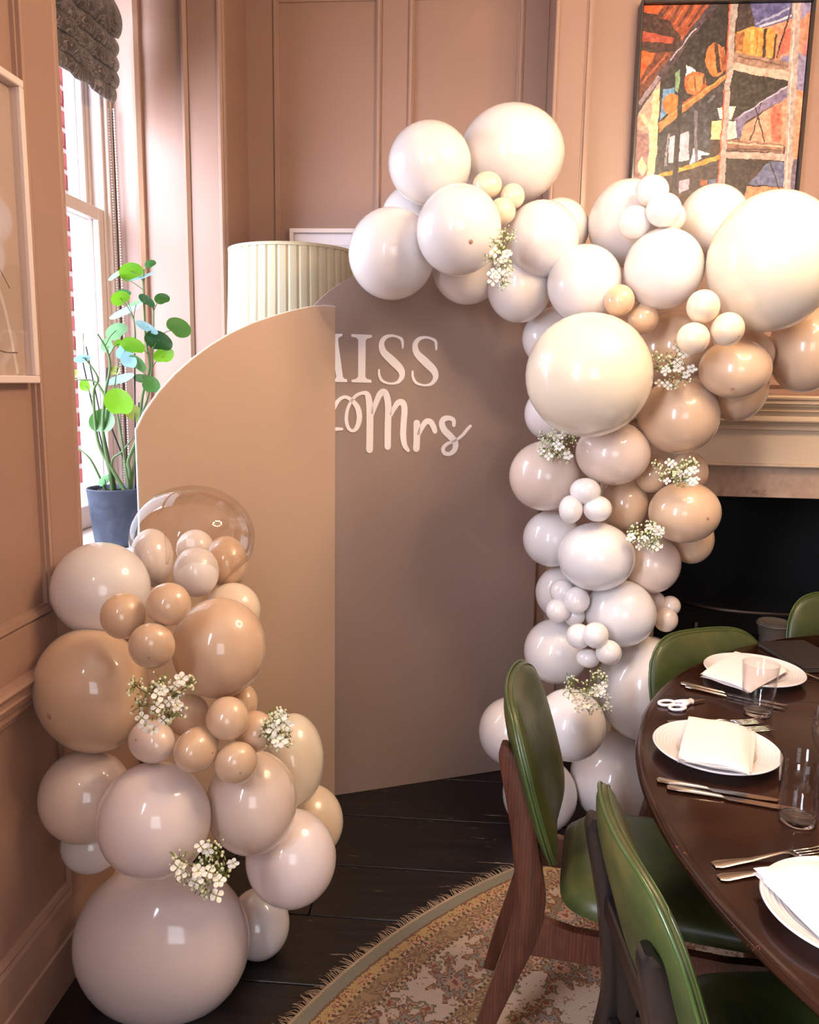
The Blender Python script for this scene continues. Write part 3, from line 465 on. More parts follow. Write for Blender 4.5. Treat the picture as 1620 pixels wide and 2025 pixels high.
def film_mat(name, tint=(255, 250, 245), ior=4.0, base=.03, edge=.8):
    t = NT(name); t.t.nodes.remove(t.b)
    tr = t.n('ShaderNodeBsdfTransparent'); tr.inputs[0].default_value = rgba(tint)
    gl = t.n('ShaderNodeBsdfGlossy'); gl.inputs['Roughness'].default_value = .03
    lw = t.n('ShaderNodeLayerWeight'); lw.inputs[0].default_value = .5
    f = t.math('ADD', t.math('MULTIPLY', t.math('POWER', lw.outputs['Facing'], ior), edge), base)
    mx = t.n('ShaderNodeMixShader'); t.l(f, mx.inputs[0]); t.l(tr.outputs[0], mx.inputs[1]); t.l(gl.outputs[0], mx.inputs[2])
    t.l(mx.outputs[0], t.out.inputs[0]); return t.m
M_film = film_mat('clear_film', (252, 248, 244), 2.6, .05, .6)
M_pane = film_mat('window_glass', (252, 253, 255), 5.0, .03, .5)
M_pglass = film_mat('picture_glass', (250, 250, 250), 4.0, .05, .8)
M_wallglass = film_mat('thin_glass', (249, 249, 250), 3.0, .03, .6)
def glass_mat():
    t = NT('drinking_glass'); b = t.b
    b.inputs['Base Color'].default_value = (1, 1, 1, 1); b.inputs['Roughness'].default_value = 0.0
    b.inputs['Transmission Weight'].default_value = 1.0; b.inputs['IOR'].default_value = 1.47
    return t.m
M_glass = glass_mat()

def paint_mat(name, c, rough=.42):
    t = NT(name); v = t.coord(); 
    f = t.noise(v, 1.3, 3); d = tuple(x*.95 for x in c)
    t.l(t.ramp(f, [(.3, d), (.7, c)]), t.b.inputs['Base Color'])
    t.b.inputs['Roughness'].default_value = rough
    vv = t.coord(scale=(1, 1, .08)); t.bump(t.noise(vv, 160, 3), .06, .002)
    return t.m
M_wall = paint_mat('mushroom_pink_paint', (164, 130, 112))
M_trim = paint_mat('mushroom_pink_gloss', (172, 138, 120), .3)
M_mantel = paint_mat('pale_beige_gloss', (214, 190, 160), .35)
M_ceil = paint_mat('ceiling_white', (225, 216, 205), .7)
M_sill = plain('sill_white', (236, 232, 230), .4)
M_sash = paint_mat('sash_paint', (205, 186, 176), .35)
M_black = plain('firebox_soot', (13, 12, 12), .8, vary=.4)
M_iron = plain('cast_iron', (58, 50, 46), .38, metal=.6, bump=(60, .3))

def floor_mat():
    t = NT('ebonised_floorboards'); v = t.coord('Object', (1.2, 14, 14))
    oi = t.n('ShaderNodeObjectInfo'); add = t.n('ShaderNodeVectorMath', operation='ADD')
    cx = t.n('ShaderNodeCombineXYZ'); t.l(t.math('MULTIPLY', oi.outputs['Random'], 37.0), cx.inputs[0]); t.l(t.math('MULTIPLY', oi.outputs['Random'], 11.0), cx.inputs[1])
    t.l(v, add.inputs[0]); t.l(cx.outputs[0], add.inputs[1]); vv = add.outputs[0]
    g = t.noise(vv, 3.0, 5, .6, .6)
    base = t.ramp(g, [(.3, (15, 12, 12)), (.6, (27, 21, 19)), (.8, (40, 28, 22))])
    w = t.noise(vv, 1.1, 6, .75, .3)
    wear = t.ramp(w, [(.56, (0, 0, 0)), (.70, (120, 120, 120))])
    bare = t.ramp(t.noise(vv, 6, 3), [(.3, (70, 42, 26)), (.7, (118, 78, 52))])
    t.l(t.mix(wear, base, bare), t.b.inputs['Base Color'])
    v2 = t.coord('Object', (5, 70, 20)); chips = t.ramp(t.noise(v2, 1.1, 3, .65), [(.685, (0, 0, 0)), (.695, (230, 230, 230))])
    t.l(t.mix(chips, t.mix(wear, base, bare), (165, 140, 122)), t.b.inputs['Base Color'])
    t.l(t.math('ADD', t.math('MULTIPLY', g, .3), .22), t.b.inputs['Roughness'])
    t.bump(t.math('ADD', g, t.math('MULTIPLY', w, -.6)), .35, .004)
    return t.m
M_floor = floor_mat()

def wood_mat(name, c1, c2, c3, rough=.35, scale=(9, 9, 1.1), coat=.3, ring=5):
    t = NT(name); v = t.coord('Object', scale)
    n1 = t.noise(v, 1.2, 2)
    wv = t.n('ShaderNodeTexWave', wave_type='BANDS', bands_direction='X'); wv.inputs['Scale'].default_value = ring
    wv.inputs['Distortion'].default_value = 3.5; wv.inputs['Detail'].default_value = 3; wv.inputs['Detail Scale'].default_value = 1.2
    t.l(v, wv.inputs['Vector'])
    fine = t.noise(t.coord('Object', tuple(k*7 for k in scale)), 3, 3, .7)
    grain = t.noise(t.coord('Object', tuple(k*4.5 for k in scale)), 1.0, 5, .65, 1.2)
    f = t.math('ADD', t.math('MULTIPLY', grain, .8), t.math('ADD', t.math('MULTIPLY', wv.outputs['Fac'], .12), t.math('MULTIPLY', n1, .12)))
    t.l(t.ramp(f, [(.2, c1), (.5, c2), (.85, c3)]), t.b.inputs['Base Color'])
    t.b.inputs['Roughness'].default_value = rough; t.b.inputs['Coat Weight'].default_value = coat
    t.b.inputs['Coat Roughness'].default_value = .15
    t.bump(f, .12, .002)
    return t.m
M_redwood = wood_mat('reddish_oak', (34, 18, 13), (72, 38, 26), (108, 60, 40))
M_darkwood = wood_mat('near_black_wood', (12, 9, 9), (22, 16, 15), (34, 24, 20))
def table_mat():
    t = NT('worn_dark_mahogany'); v = t.coord('Object', (.7, 6, 6), (0, 0, .5))
    g = t.noise(v, 3, 5, .6, .4)
    base = t.ramp(g, [(.3, (30, 14, 8)), (.6, (44, 21, 12)), (.85, (58, 29, 17))])
    c = t.coord('Object'); ch = t.ramp(t.noise(c, 30, 4, .6), [(.79, (0, 0, 0)), (.80, (200, 200, 200))])
    geo = t.n('ShaderNodeSeparateXYZ'); t.l(c, geo.inputs[0])
    r = t.math('SQRT', t.math('ADD', t.math('POWER', geo.outputs[0], 2), t.math('POWER', geo.outputs[1], 2)))
    edge = t.ramp(r, [(0, (0, 0, 0)), (1, (255, 255, 255))]) 
    e2 = t.math('MULTIPLY', t.math('GREATER_THAN', r, 1.195), t.math('GREATER_THAN', t.noise(c, 45, 4, .7), .655))
    m1 = t.mix(ch, base, (140, 86, 62)); t.l(t.mix(e2, m1, (92, 54, 38)), t.b.inputs['Base Color'])
    t.l(t.math('ADD', t.math('MULTIPLY', t.noise(c, 5, 4), .12), .09), t.b.inputs['Roughness'])
    t.b.inputs['Specular IOR Level'].default_value = .45
    t.bump(t.noise(v, 10, 3), .05, .001)
    return t.m
M_table = table_mat()
def leather_mat():
    t = NT('green_leather'); v = t.coord('Object')
    f = t.noise(v, 5.5, 4, .6, .4)
    col = t.ramp(f, [(.3, (40, 50, 23)), (.52, (60, 68, 31)), (.75, (92, 80, 36))])
    t.l(col, t.b.inputs['Base Color'])
    t.l(t.math('ADD', t.math('MULTIPLY', t.noise(v, 30, 4), .2), .30), t.b.inputs['Roughness'])
    vo = t.n('ShaderNodeTexVoronoi'); vo.inputs['Scale'].default_value = 420; t.l(v, vo.inputs['Vector'])
    t.bump(t.math('ADD', t.math('MULTIPLY', vo.outputs['Distance'], .4), t.noise(v, 12, 4)), .14, .002)
    t.b.inputs['Coat Weight'].default_value = .12; t.b.inputs['Coat Roughness'].default_value = .2
    return t.m
M_leather = leather_mat()
M_piping = plain('green_piping', (60, 78, 34), .3, coat=.4)

def marble_mat():
    t = NT('veined_marble'); v = t.coord()
    f = t.noise(v, 7, 6, .7, 1.6); g = t.noise(v, 40, 3)
    t.l(t.mix(.25, t.ramp(f, [(.32, (118, 92, 74)), (.42, (176, 146, 122)), (.7, (192, 164, 138))]), t.ramp(g, [(.3, (150, 125, 105)), (.7, (195, 170, 150))])), t.b.inputs['Base Color'])
    t.b.inputs['Roughness'].default_value = .25; return t.m
M_marble = marble_mat()
def damask_mat():
    t = NT('damask_blind_cloth'); v = t.coord('Object')
    nz = t.n('ShaderNodeTexNoise'); nz.inputs['Scale'].default_value = 9; nz.inputs['Detail'].default_value = 2; t.l(v, nz.inputs['Vector'])
    mx = t.n('ShaderNodeVectorMath', operation='MULTIPLY_ADD'); mx.inputs[1].default_value = (.3, .3, .3); t.l(nz.outputs['Color'], mx.inputs[0]); t.l(v, mx.inputs[2])
    wv = t.n('ShaderNodeTexWave', wave_type='RINGS'); wv.inputs['Scale'].default_value = 9; wv.inputs['Distortion'].default_value = 9; wv.inputs['Detail'].default_value = 1.5; wv.inputs['Detail Scale'].default_value = 2.2
    t.l(mx.outputs[0], wv.inputs['Vector'])
    col = t.ramp(wv.outputs['Fac'], [(.4, (46, 36, 30)), (.58, (74, 56, 42)), (.70, (128, 116, 108)), (.82, (158, 148, 140)), (.93, (58, 46, 38))])
    t.l(col, t.b.inputs['Base Color']); t.b.inputs['Roughness'].default_value = .6; t.b.inputs['Sheen Weight'].default_value = .4
    t.bump(wv.outputs['Fac'], .1, .002); return t.m
M_damask = damask_mat()
def rug_mat():
    t = NT('persian_rug_pile'); c0 = t.coord('Object')
    sn = t.n('ShaderNodeVectorMath', operation='SNAP'); sn.inputs[1].default_value = (.0045, .0045, 1); t.l(c0, sn.inputs[0]); c = sn.outputs[0]
    s = t.n('ShaderNodeSeparateXYZ'); t.l(c, s.inputs[0])
    s0 = t.n('ShaderNodeSeparateXYZ'); t.l(c0, s0.inputs[0])
    r = t.math('SQRT', t.math('ADD', t.math('POWER', s.outputs[0], 2), t.math('POWER', s.outputs[1], 2)))
    r0 = t.math('SQRT', t.math('ADD', t.math('POWER', s0.outputs[0], 2), t.math('POWER', s0.outputs[1], 2)))
    a = t.math('ARCTAN2', s.outputs[1], s.outputs[0]); a0 = t.math('ARCTAN2', s0.outputs[1], s0.outputs[0])
    nzr = t.noise(c, 90, 2)
    def wob(v, k): return t.math('ADD', v, t.math('MULTIPLY', t.math('ADD', nzr, -.5), k))
    def polar(scale, off=0.0):
        cp = t.n('ShaderNodeCombineXYZ'); t.l(t.math('MULTIPLY', a, 1.84), cp.inputs[0]); t.l(t.math('ADD', r, off), cp.inputs[1])
        nz = t.n('ShaderNodeTexNoise'); nz.inputs['Scale'].default_value = 30; nz.inputs['Detail'].default_value = 2; t.l(cp.outputs[0], nz.inputs['Vector'])
        wp = t.n('ShaderNodeVectorMath', operation='MULTIPLY_ADD'); wp.inputs[1].default_value = (.022, .022, 0); t.l(nz.outputs['Color'], wp.inputs[0]); t.l(cp.outputs[0], wp.inputs[2])
        return wp.outputs[0]
    def rosette(vec, sc, petals, rand=.35):
        x = t.n('ShaderNodeTexVoronoi'); x.voronoi_dimensions = '2D'; x.inputs['Scale'].default_value = sc; x.inputs['Randomness'].default_value = rand; t.l(vec, x.inputs['Vector'])
        sub = t.n('ShaderNodeVectorMath', operation='SUBTRACT'); t.l(vec, sub.inputs[0]); t.l(x.outputs['Position'], sub.inputs[1])
        q = t.n('ShaderNodeSeparateXYZ'); t.l(sub.outputs[0], q.inputs[0])
        th = t.math('ARCTAN2', q.outputs[1], q.outputs[0])
        return t.math('MULTIPLY', x.outputs['Distance'], t.math('ADD', 1.0, t.math('MULTIPLY', t.math('SINE', t.math('MULTIPLY', th, petals)), .28))), x
    pb = polar(1)
    g1, v1 = rosette(pb, 26, 5, .5)
    gold = t.ramp(g1, [(0, (196, 150, 112)), (.10, (96, 42, 32)), (.17, (190, 140, 104)), (.26, (104, 56, 38)), (.31, (176, 142, 88)), (.46, (150, 118, 70)), (.52, (178, 146, 92))], 'CONSTANT')
    g2, v2 = rosette(pb, 15.5, 6, .6)
    rust = t.ramp(g2, [(0, (112, 48, 38)), (.09, (190, 150, 124)), (.16, (92, 92, 82)), (.22, (120, 60, 42)), (.28, (168, 132, 90)), (.36, (98, 66, 46)), (.40, (134, 106, 74)), (.52, (112, 88, 60)), (.6, (150, 118, 80))], 'CONSTANT')
    g3, v3 = rosette(pb, 5.6, 8, .8)
    medal = t.ramp(g3, [(0, (104, 46, 38)), (.04, (178, 132, 108)), (.13, (86, 34, 28)), (.15, (122, 122, 112)), (.22, (120, 70, 48)), (.26, (150, 116, 84)), (.30, (106, 54, 38)), (.33, (192, 170, 144))], 'CONSTANT')
    g4, v4 = rosette(polar(1, .37), 11, 5, 1.0)
    small = t.ramp(g4, [(0, (130, 54, 42)), (.08, (170, 140, 104)), (.14, (94, 96, 80)), (.20, (124, 76, 54)), (.23, (192, 170, 144))], 'CONSTANT')
    vn = t.noise(pb, 13, 2, .5, 1.1)
    vine = t.ramp(vn, [(0, (1, 1, 1, 1)), (.485, (0, 0, 0, 1)), (.50, (1, 1, 1, 1)), (.60, (0, 0, 0, 1)), (.612, (1, 1, 1, 1))], 'CONSTANT')
    field = t.mix(t.math('LESS_THAN', g4, .23), (192, 168, 144), small)
    field = t.mix(t.math('MULTIPLY', t.math('SUBTRACT', 1.0, vine), .85), field, (124, 82, 58))
    field = t.mix(t.math('LESS_THAN', g3, .33), field, medal)
    def step(x, w=.004): return t.math('LESS_THAN', wob(r, w), x)
    dots = t.mix(t.math('GREATER_THAN', t.math('SINE', t.math('MULTIPLY', a0, 620)), 0.0), (52, 38, 32), (186, 156, 116))
    col = t.mix(step(1.945), (172, 140, 110), (116, 116, 100))
    col = t.mix(step(1.912), col, (98, 62, 44))
    col = t.mix(step(1.906), col, gold)
    col = t.mix(step(1.876), col, dots)
    col = t.mix(step(1.869), col, rust)
    col = t.mix(step(1.812), col, dots)
    col = t.mix(step(1.805), col, field)
    col = t.mix(step(1.655), col, dots); col = t.mix(step(1.648), col, rust); col = t.mix(step(1.60), col, dots); col = t.mix(step(1.593), col, field)
    ab = t.noise(t.coord('Object', (5, 60, 1)), 4, 4, .7)
    col = t.mix(t.math('MULTIPLY', ab, .38), col, (158, 134, 110))
    ab2 = t.noise(t.coord('Object', (1, 1, 1)), 2.2, 3)
    col = t.mix(t.math('MULTIPLY', ab2, .25), col, (120, 92, 66))
    t.l(col, t.b.inputs['Base Color']); t.b.inputs['Roughness'].default_value = .95
    t.b.inputs['Specular IOR Level'].default_value = .1
    t.bump(t.noise(c0, 260, 3), .5, .004); return t.m
M_rug = rug_mat()
M_fringe = plain('fringe_cotton', (176, 148, 118), .9, vary=.25)
M_board1 = plain('matt_beige_board', (200, 172, 148), .62)
M_board2 = plain('matt_taupe_board', (158, 136, 124), .55)
M_edge = plain('white_board_edge', (238, 234, 228), .5)
M_letter = plain('lettering_white', (248, 240, 238), .5)
M_porc = plain('white_porcelain', (222, 214, 210), .12, coat=.5)
M_napkin = plain('white_linen', (228, 217, 212), .85, bump=(220, .25))
M_steel = plain('cutlery_steel', (198, 188, 178), .16, metal=1)
M_shade = plain('ivory_silk', (196, 186, 156), .7)
M_shade_d = plain('ivory_trim', (196, 184, 152), .7)
M_brass = plain('aged_brass', (150, 118, 66), .3, metal=1)
M_whiteframe = plain('white_frame', (226, 208, 200), .45)
M_mount = plain('mount_paper', (206, 182, 166), .8)
M_pot = NT('blue_grey_pot')
def potm():
    t = M_pot; v = t.coord(); t.l(t.ramp(t.noise(v, 12, 6, .7, .5), [(.3, (44, 50, 64)), (.55, (66, 74, 92)), (.8, (98, 106, 124))]), t.b.inputs['Base Color'])
    t.b.inputs['Roughness'].default_value = .6; t.bump(t.noise(v, 30, 4), .2, .003); return t.m
M_pot = potm()
M_soil = plain('pale_gravel', (92, 84, 78), .9, bump=(120, 1.0), vary=.5)
LEAFM = []
for i, c in enumerate([(126, 190, 40), (150, 205, 150), (74, 128, 58), (150, 196, 206), (38, 84, 34), (140, 150, 62)]):
    t = NT('leaf_green'); t.b.inputs['Base Color'].default_value = rgba(c); t.b.inputs['Roughness'].default_value = .35
    t.b.inputs['Coat Weight'].default_value = .2
    tl = t.n('ShaderNodeBsdfTranslucent'); tl.inputs[0].default_value = rgba(tuple(min(255, int(k*1.05)) for k in c))
    mx = t.n('ShaderNodeMixShader'); mx.inputs[0].default_value = .35; t.l(t.b.outputs[0], mx.inputs[1]); t.l(tl.outputs[0], mx.inputs[2]); t.l(mx.outputs[0], t.out.inputs[0])
    LEAFM.append(t.m)
M_stem = plain('plant_stem', (84, 110, 62), .5)
M_stake = plain('black_stake', (24, 28, 32), .5)
M_petal = plain('flower_petal', (244, 238, 222), .6)
M_bud = plain('flower_bud', (226, 226, 186), .6)
M_fstem = plain('flower_stem', (112, 122, 58), .6)
M_centre = plain('flower_centre', (150, 160, 60), .6)
M_brick = NT('red_brick'); t = M_brick
t.l(t.ramp(t.noise(t.coord(), 18, 4), [(.3, (160, 64, 64)), (.7, (186, 84, 82))]), t.b.inputs['Base Color']); t.b.inputs['Roughness'].default_value = .9; M_brick = t.m
M_mortar = plain('pale_mortar', (226, 214, 208), .9)
M_menu = plain('black_leatherette', (34, 27, 24), .45, bump=(80, .3))
M_menup = plain('page_edges', (70, 56, 46), .8)
M_scis = plain('white_plastic', (240, 226, 226), .3)
M_bframe = wood_mat('black_frame_wood', (20, 14, 12), (34, 25, 22), (52, 38, 32), .4)

# ================================================================ SETTING
XL = -1.0          # left wall plane (face of stiles at -0.985)
YB = 3.567         # back wall
YW0, YW1 = 1.94, 3.215   # window recess
XR, YR, ZC = 4.0, -3.0, 3.3
XG = -1.47         # window plane
# floor: boards as pieces
fl = nbox('floor', (-2.9, XR+.2, YR-.2, YB+.3, -.08, -.022), plain('subfloor', (8, 7, 7), .9)); tag(fl, kind='structure')
ys = []; y = 3.57+.0
edges = [3.57, 3.49, 3.215, 2.912, 2.615, 2.317, 2.068, 1.80, 1.53, 1.26, .99, .72, .45, .18, -.09, -.5, -1.0, -1.5, -2.0, -2.5, -3.0]
for r_, (ya, yb) in enumerate(zip(edges, edges[1:])):
    joints = [-1.0, {4: -.72, 5: -.43, 3: .9, 6: .2, 2: .25}.get(r_, rng.uniform(-.6, 1.0)), rng.uniform(1.3, 3.0), XR]
    for xa, xb in zip(joints, joints[1:]):
        dz = rng.uniform(-.0012, 0)
        b = nbox('floor_board', (xa+.0015, xb-.0015, yb+.002, ya-.002, -.022, dz), M_floor, fl, bev=.002)
cl = nbox('ceiling', (XL-.6, XR+.1, YR-.1, YB+.1, ZC, ZC+.1), M_ceil); tag(cl, kind='structure')

# --- left wall with two windows (one seen, one behind the camera)
wl = empty('wall_left', (XL, 0, 0)); tag(wl, kind='structure')
def wpart(name, dims, mat=M_wall, bev=0.0, par=None, seg=1):
    p = par or wl; o = nbox(name, dims, mat, None, bev, seg); o.parent = p
    o.location = tuple(-k for k in p.location); return o
wpart('wall_body', (XL-.5, XL, -.1, YW0, -.02, ZC))
wpart('wall_body', (XL-.5, XL, YR, -1.4, -.02, ZC))
wpart('wall_body', (XL-.5, XL, -1.4, -.1, -.02, .9)); wpart('wall_body', (XL-.5, XL, -1.4, -.1, 2.95, ZC))
wpart('wall_body', (XL-.5, XL, YW0, YW1, -.02, .90)); wpart('wall_body', (XL-.5, XL, YW0, YW1, 3.1, ZC))
wpart('wall_body', (XL-.5, XL, YW1, YB+.1, -.02, ZC))
def wall_panel_y(y0, y1, z0, z1, x=XL, d=1, par=None, mo=.02):
    """raised moulding frame around a panel lying in a wall that runs along Y"""
    bm = bmesh.new()
    for k, (w, h) in enumerate(((mo, .010), (mo*.45, .019))):
        off = k*mo*.3
        box(bm, x, x+d*h, y0+off, y0+off+w, z0+off, z1-off); box(bm, x, x+d*h, y1-off-w, y1-off, z0+off, z1-off)
        box(bm, x, x+d*h, y0+off+w, y1-off-w, z0+off, z0+off+w); box(bm, x, x+d*h, y0+off+w, y1-off-w, z1-off-w, z1-off)
    p = par or wl; o = build('panel_moulding', bm, M_trim, p); o.location = tuple(-k for k in p.location); return o
# stiles and rails stand proud of the recessed panels
def sr(name, y0, y1, z0, z1): return wpart(name, (XL, XL+.015, y0, y1, z0, z1), M_wall, .002)
sr('stile', 1.79, YW0, .0, ZC); sr('stile', .30, .45, .9, ZC)
sr('rail', .45, 1.79, .86, .972); sr('rail', .45, 1.79, 2.98, ZC); sr('stile', -.1, .05, .9, ZC)
wall_panel_y(.45, 1.79, .972, 2.98, mo=.026)
wpart('corner_bead', (XL, XL+.018, YW0-.022, YW0, 0.24, ZC), M_trim, .007, seg=3)
sr('stile', YW1+.02, YB, 0, ZC)
wpart('corner_bead', (XL, XL+.022, YW1, YW1+.03, 0.24, ZC), M_trim, .009, seg=3)
# chair rail
def chair_rail(y0, y1, par=None):
    prof = [(0, .868), (.030, .866), (.034, .858), (.030, .850), (.024, .848), (.022, .832), (.026, .828), (.018, .810), (.010, .804), (.010, .790), (0, .786)]
    bm = bmesh.new(); prism(bm, prof, lambda a, z: (XL+.012+a, y0, z), lambda a, z: (XL+.012+a, y1, z))
    o = build('chair_rail', bm, M_trim, wl); o.location = (-XL, 0, 0)
    o2 = wpart('chair_rail_ground', (XL, XL+.013, y0, y1, .775, .868)); return o
chair_rail(-.1, YW0); chair_rail(YW1, YB-.01); 
bb = empty('baseboard_left', (XL, 0, 0)); tag(bb, kind='structure')
def skirting(y0, y1):
    prof = [(0, .255), (.008, .250), (.012, .240), (.008, .232), (.014, .222), (.015, .205), (.019, .130), (.024, .126), (.024, 0.0), (0, 0.0)]
    bm = bmesh.new(); prism(bm, prof, lambda a, z: (a, y0, z), lambda a, z: (a, y1, z)); build('skirting', bm, M_trim, bb)
skirting(-2.9, YB-.02)

# window recess: far reveal (faces the camera), head, sill
def rpart(name, dims, mat=M_wall, bev=0.0): return wpart(name, dims, mat, bev)
YF = YW1
for (xa, xb) in ((-1.55, -1.335), (-1.117, XL)): rpart('reveal_stile', (xa, xb, YF-.012, YF+.01, .9, 3.1), M_wall, .002)
rpart('reveal_rail', (-1.335, -1.117, YF-.012, YF+.01, 2.95, 3.1))
for x0, x1 in ((-1.335, -1.305), (-1.140, -1.117)):
    bm = bmesh.new(); prism(bm, [(x0, 0), (x0, .022), ((x0+x1)/2, .030), (x1, .018), (x1, 0)], lambda a, d: (a, YF-d, .93), lambda a, d: (a, YF-d, 3.0))
    o = build('panel_moulding', bm, M_trim, wl); o.location = (-XL, 0, 0)
rpart('reveal_edge_bead', (XL-.004, XL+.016, YF-.022, YF+.002, .9, 3.1), M_trim, .007)
wd = empty('window_1', (XG, (YW0+YW1)/2, .9)); tag(wd, kind='structure')
def win(name, dims, mat=M_sash, bev=.003):
    o = nbox(name, dims, mat, None, bev); o.parent = wd; o.location = tuple(-k for k in wd.location); return o
win('window_sill', (-1.52, XL+.035, YW0+.004, YW1-.014, .90, .955), M_sill, .006)
win('sash_box', (-1.56, -1.44, YW1-.075, YW1-.002, .955, 3.1)); win('sash_box', (-1.56, -1.44, YW0+.002, YW0+.075, .955, 3.1))
win('sash_bead', (-1.445, -1.425, YW1-.055, YW1-.035, .955, 3.1)); win('sash_bead', (-1.44, -1.42, YW1-.03, YW1-.012, .955, 3.1))
win('parting_bead', (-1.50, -1.485, YW1-.095, YW1-.07, .955, 3.1))
def sash(x0, x1, z0, z1, rb, rt, sw):
    win('sash_stile', (x0, x1, YW1-.075-sw, YW1-.075, z0, z1)); win('sash_stile', (x0, x1, YW0+.075, YW0+.075+sw, z0, z1))
    win('sash_rail', (x0, x1, YW0+.075+sw, YW1-.075-sw, z0, z0+rb)); win('sash_rail', (x0, x1, YW0+.075+sw, YW1-.075-sw, z1-rt, z1))
    win('glazing_bead', (x0+.006, x0+.016, YW1-.082-sw, YW1-.075-sw, z0+rb, z1-rt))
    win('pane', (x0+.018, x0+.022, YW0+.075+sw, YW1-.075-sw, z0+rb, z1-rt), M_pane, 0)
sash(-1.485, -1.445, .958, 2.165, .085, .045, .045)
sash(-1.53, -1.49, 2.12, 3.09, .045, .06, .045)
win('sash_cord', (-1.52, -1.50, YW1-.10, YW1-.09, 2.16, 3.05), plain('cord', (120, 100, 95), .8), 0)
win('outer_frame', (-1.60, -1.56, YW1-.04, YW1+.02, .9, 3.1), M_sill)
win('outer_sill', (-1.80, -1.53, YW0-.05, YW1+.05, .86, .94), M_mortar)
# second window of the room, behind the camera on the left; its daylight lights the scene
w2 = empty('window_2', (XL-.3, -.75, .9)); tag(w2, kind='structure')
for dims in ((-1.42, -1.36, -1.4, -1.32, .9, 2.95), (-1.42, -1.36, -.18, -.1, .9, 2.95), (-1.42, -1.36, -1.32, -.18, .9, .98), (-1.42, -1.36, -1.32, -.18, 2.87, 2.95), (-1.42, -1.36, -1.32, -.18, 1.9, 1.95)):
    o = nbox('sash_frame', dims, M_sash, None, .003); o.parent = w2; o.location = tuple(-k for k in w2.location)
# rear and right wall, rear window
wr = empty('wall_right', (XR, 0, 0)); tag(wr, kind='structure')
wpart('wall_body', (XR, XR+.2, YR, YB, -.02, ZC), par=wr)
wk = empty('wall_rear', (0, YR, 0)); tag(wk, kind='structure')
for dims in ((XL-.5, -.1, YR-.2, YR, -.02, ZC), (1.5, XR, YR-.2, YR, -.02, ZC), (-.1, 1.5, YR-.2, YR, -.02, .9), (-.1, 1.5, YR-.2, YR, 2.9, ZC)): wpart('wall_body', dims, par=wk)
w3 = empty('window_3', (.7, YR-.1, .9)); tag(w3, kind='structure')
for dims in ((-.1, -.02, YR-.12, YR-.06, .9, 2.9), (1.42, 1.5, YR-.12, YR-.06, .9, 2.9), (-.02, 1.42, YR-.12, YR-.06, .9, .98), (-.02, 1.42, YR-.12, YR-.06, 2.82, 2.9), (-.02, 1.42, YR-.12, YR-.06, 1.88, 1.93)):
    o = nbox('sash_frame', dims, M_sash, None, .003); o.parent = w3; o.location = tuple(-k for k in w3.location)

# --- back wall of the alcove
wb = empty('wall_back', (0, YB, 0)); tag(wb, kind='structure')
def bpart(name, dims, mat=M_wall, bev=.0, seg=1): return wpart(name, dims, mat, bev, par=wb, seg=seg)
bpart('wall_body', (XL-.5, .45, YB, YB+.2, -.02, ZC))
for xa, xb in ((XL+.012, -.875), (-.4125, -.3065), (.1715, .27)): bpart('stile', (xa, xb, YB-.014, YB, 0, ZC), M_wall, .002)
for xa, xb in ((-.875, -.4125), (-.3065, .1715)): bpart('rail', (xa, xb, YB-.014, YB, 3.1, ZC)); bpart('rail', (xa, xb, YB-.014, YB, .78, .97)); bpart('rail', (xa, xb, YB-.014, YB, 0, .3))
def wall_panel_x(x0, x1, z0, z1, y=YB, par=None, mo=.027):
    bm = bmesh.new()
    for k, (w, h) in enumerate(((mo, .010), (mo*.42, .021))):
        off = k*mo*.3
        box(bm, x0+off, x0+off+w, y-h, y, z0+off, z1-off); box(bm, x1-off-w, x1-off, y-h, y, z0+off, z1-off)
        box(bm, x0+off+w, x1-off-w, y-h, y, z0+off, z0+off+w); box(bm, x0+off+w, x1-off-w, y-h, y, z1-off-w, z1-off)
    p = par or wb; o = build('panel_moulding', bm, M_trim, p); o.location = tuple(-k for k in p.location); return o
wall_panel_x(-.875, -.4125, .97, 3.1); wall_panel_x(-.3065, .1715, .97, 3.1)
wall_panel_x(-.875, -.4125, .3, .78); wall_panel_x(-.3065, .1715, .3, .78)
b2_ = empty('baseboard_back', (0, YB, 0)); tag(b2_, kind='structure')
bm = bmesh.new(); prism(bm, [(0, .25), (.012, .24), (.015, .2), (.02, .0), (0, 0)], lambda a, z: (XL+.03, -a-.0, z), lambda a, z: (.26, -a-.0, z)); build('skirting', bm, M_trim, b2_)

# --- chimney breast with opening
YC = 3.22; XC0, XC1 = .27, 2.34
wc = empty('wall_chimney_breast', (0, YC, 0)); tag(wc, kind='structure')
def cpart(name, dims, mat=M_wall, bev=.0, seg=1): return wpart(name, dims, mat, bev, par=wc, seg=seg)
FX0, FX1, FZ = .745, 1.90, 1.113
cpart('wall_body', (XC0, FX0, YC, YB+.05, -.02, ZC)); cpart('wall_body', (FX1, XC1, YC, YB+.05, -.02, ZC)); cpart('wall_body', (FX0, FX1, YC, YB+.05, FZ, ZC))
cpart('stile', (XC0, .378, YC-.014, YC, 0, ZC), M_wall, .002)
cpart('corner_bead', (XC0-.004, XC0+.012, YC-.020, YC-.004, 0, ZC), M_trim, .006, 3)
wall_panel_x(.378, 2.22, 1.53, 3.1, y=YC, par=wc)
cpart('rail', (.378, 2.22, YC-.014, YC, 3.1, ZC)); cpart('stile', (2.22, XC1, YC-.014, YC, 0, ZC))
wpart('wall_body', (XC1, XR, YB, YB+.2, -.02, ZC), par=wb)
fb = empty('firebox', ((FX0+FX1)/2, YC+.2, 0)); tag(fb, 'black sooty firebox recess inside the fireplace opening', 'firebox')
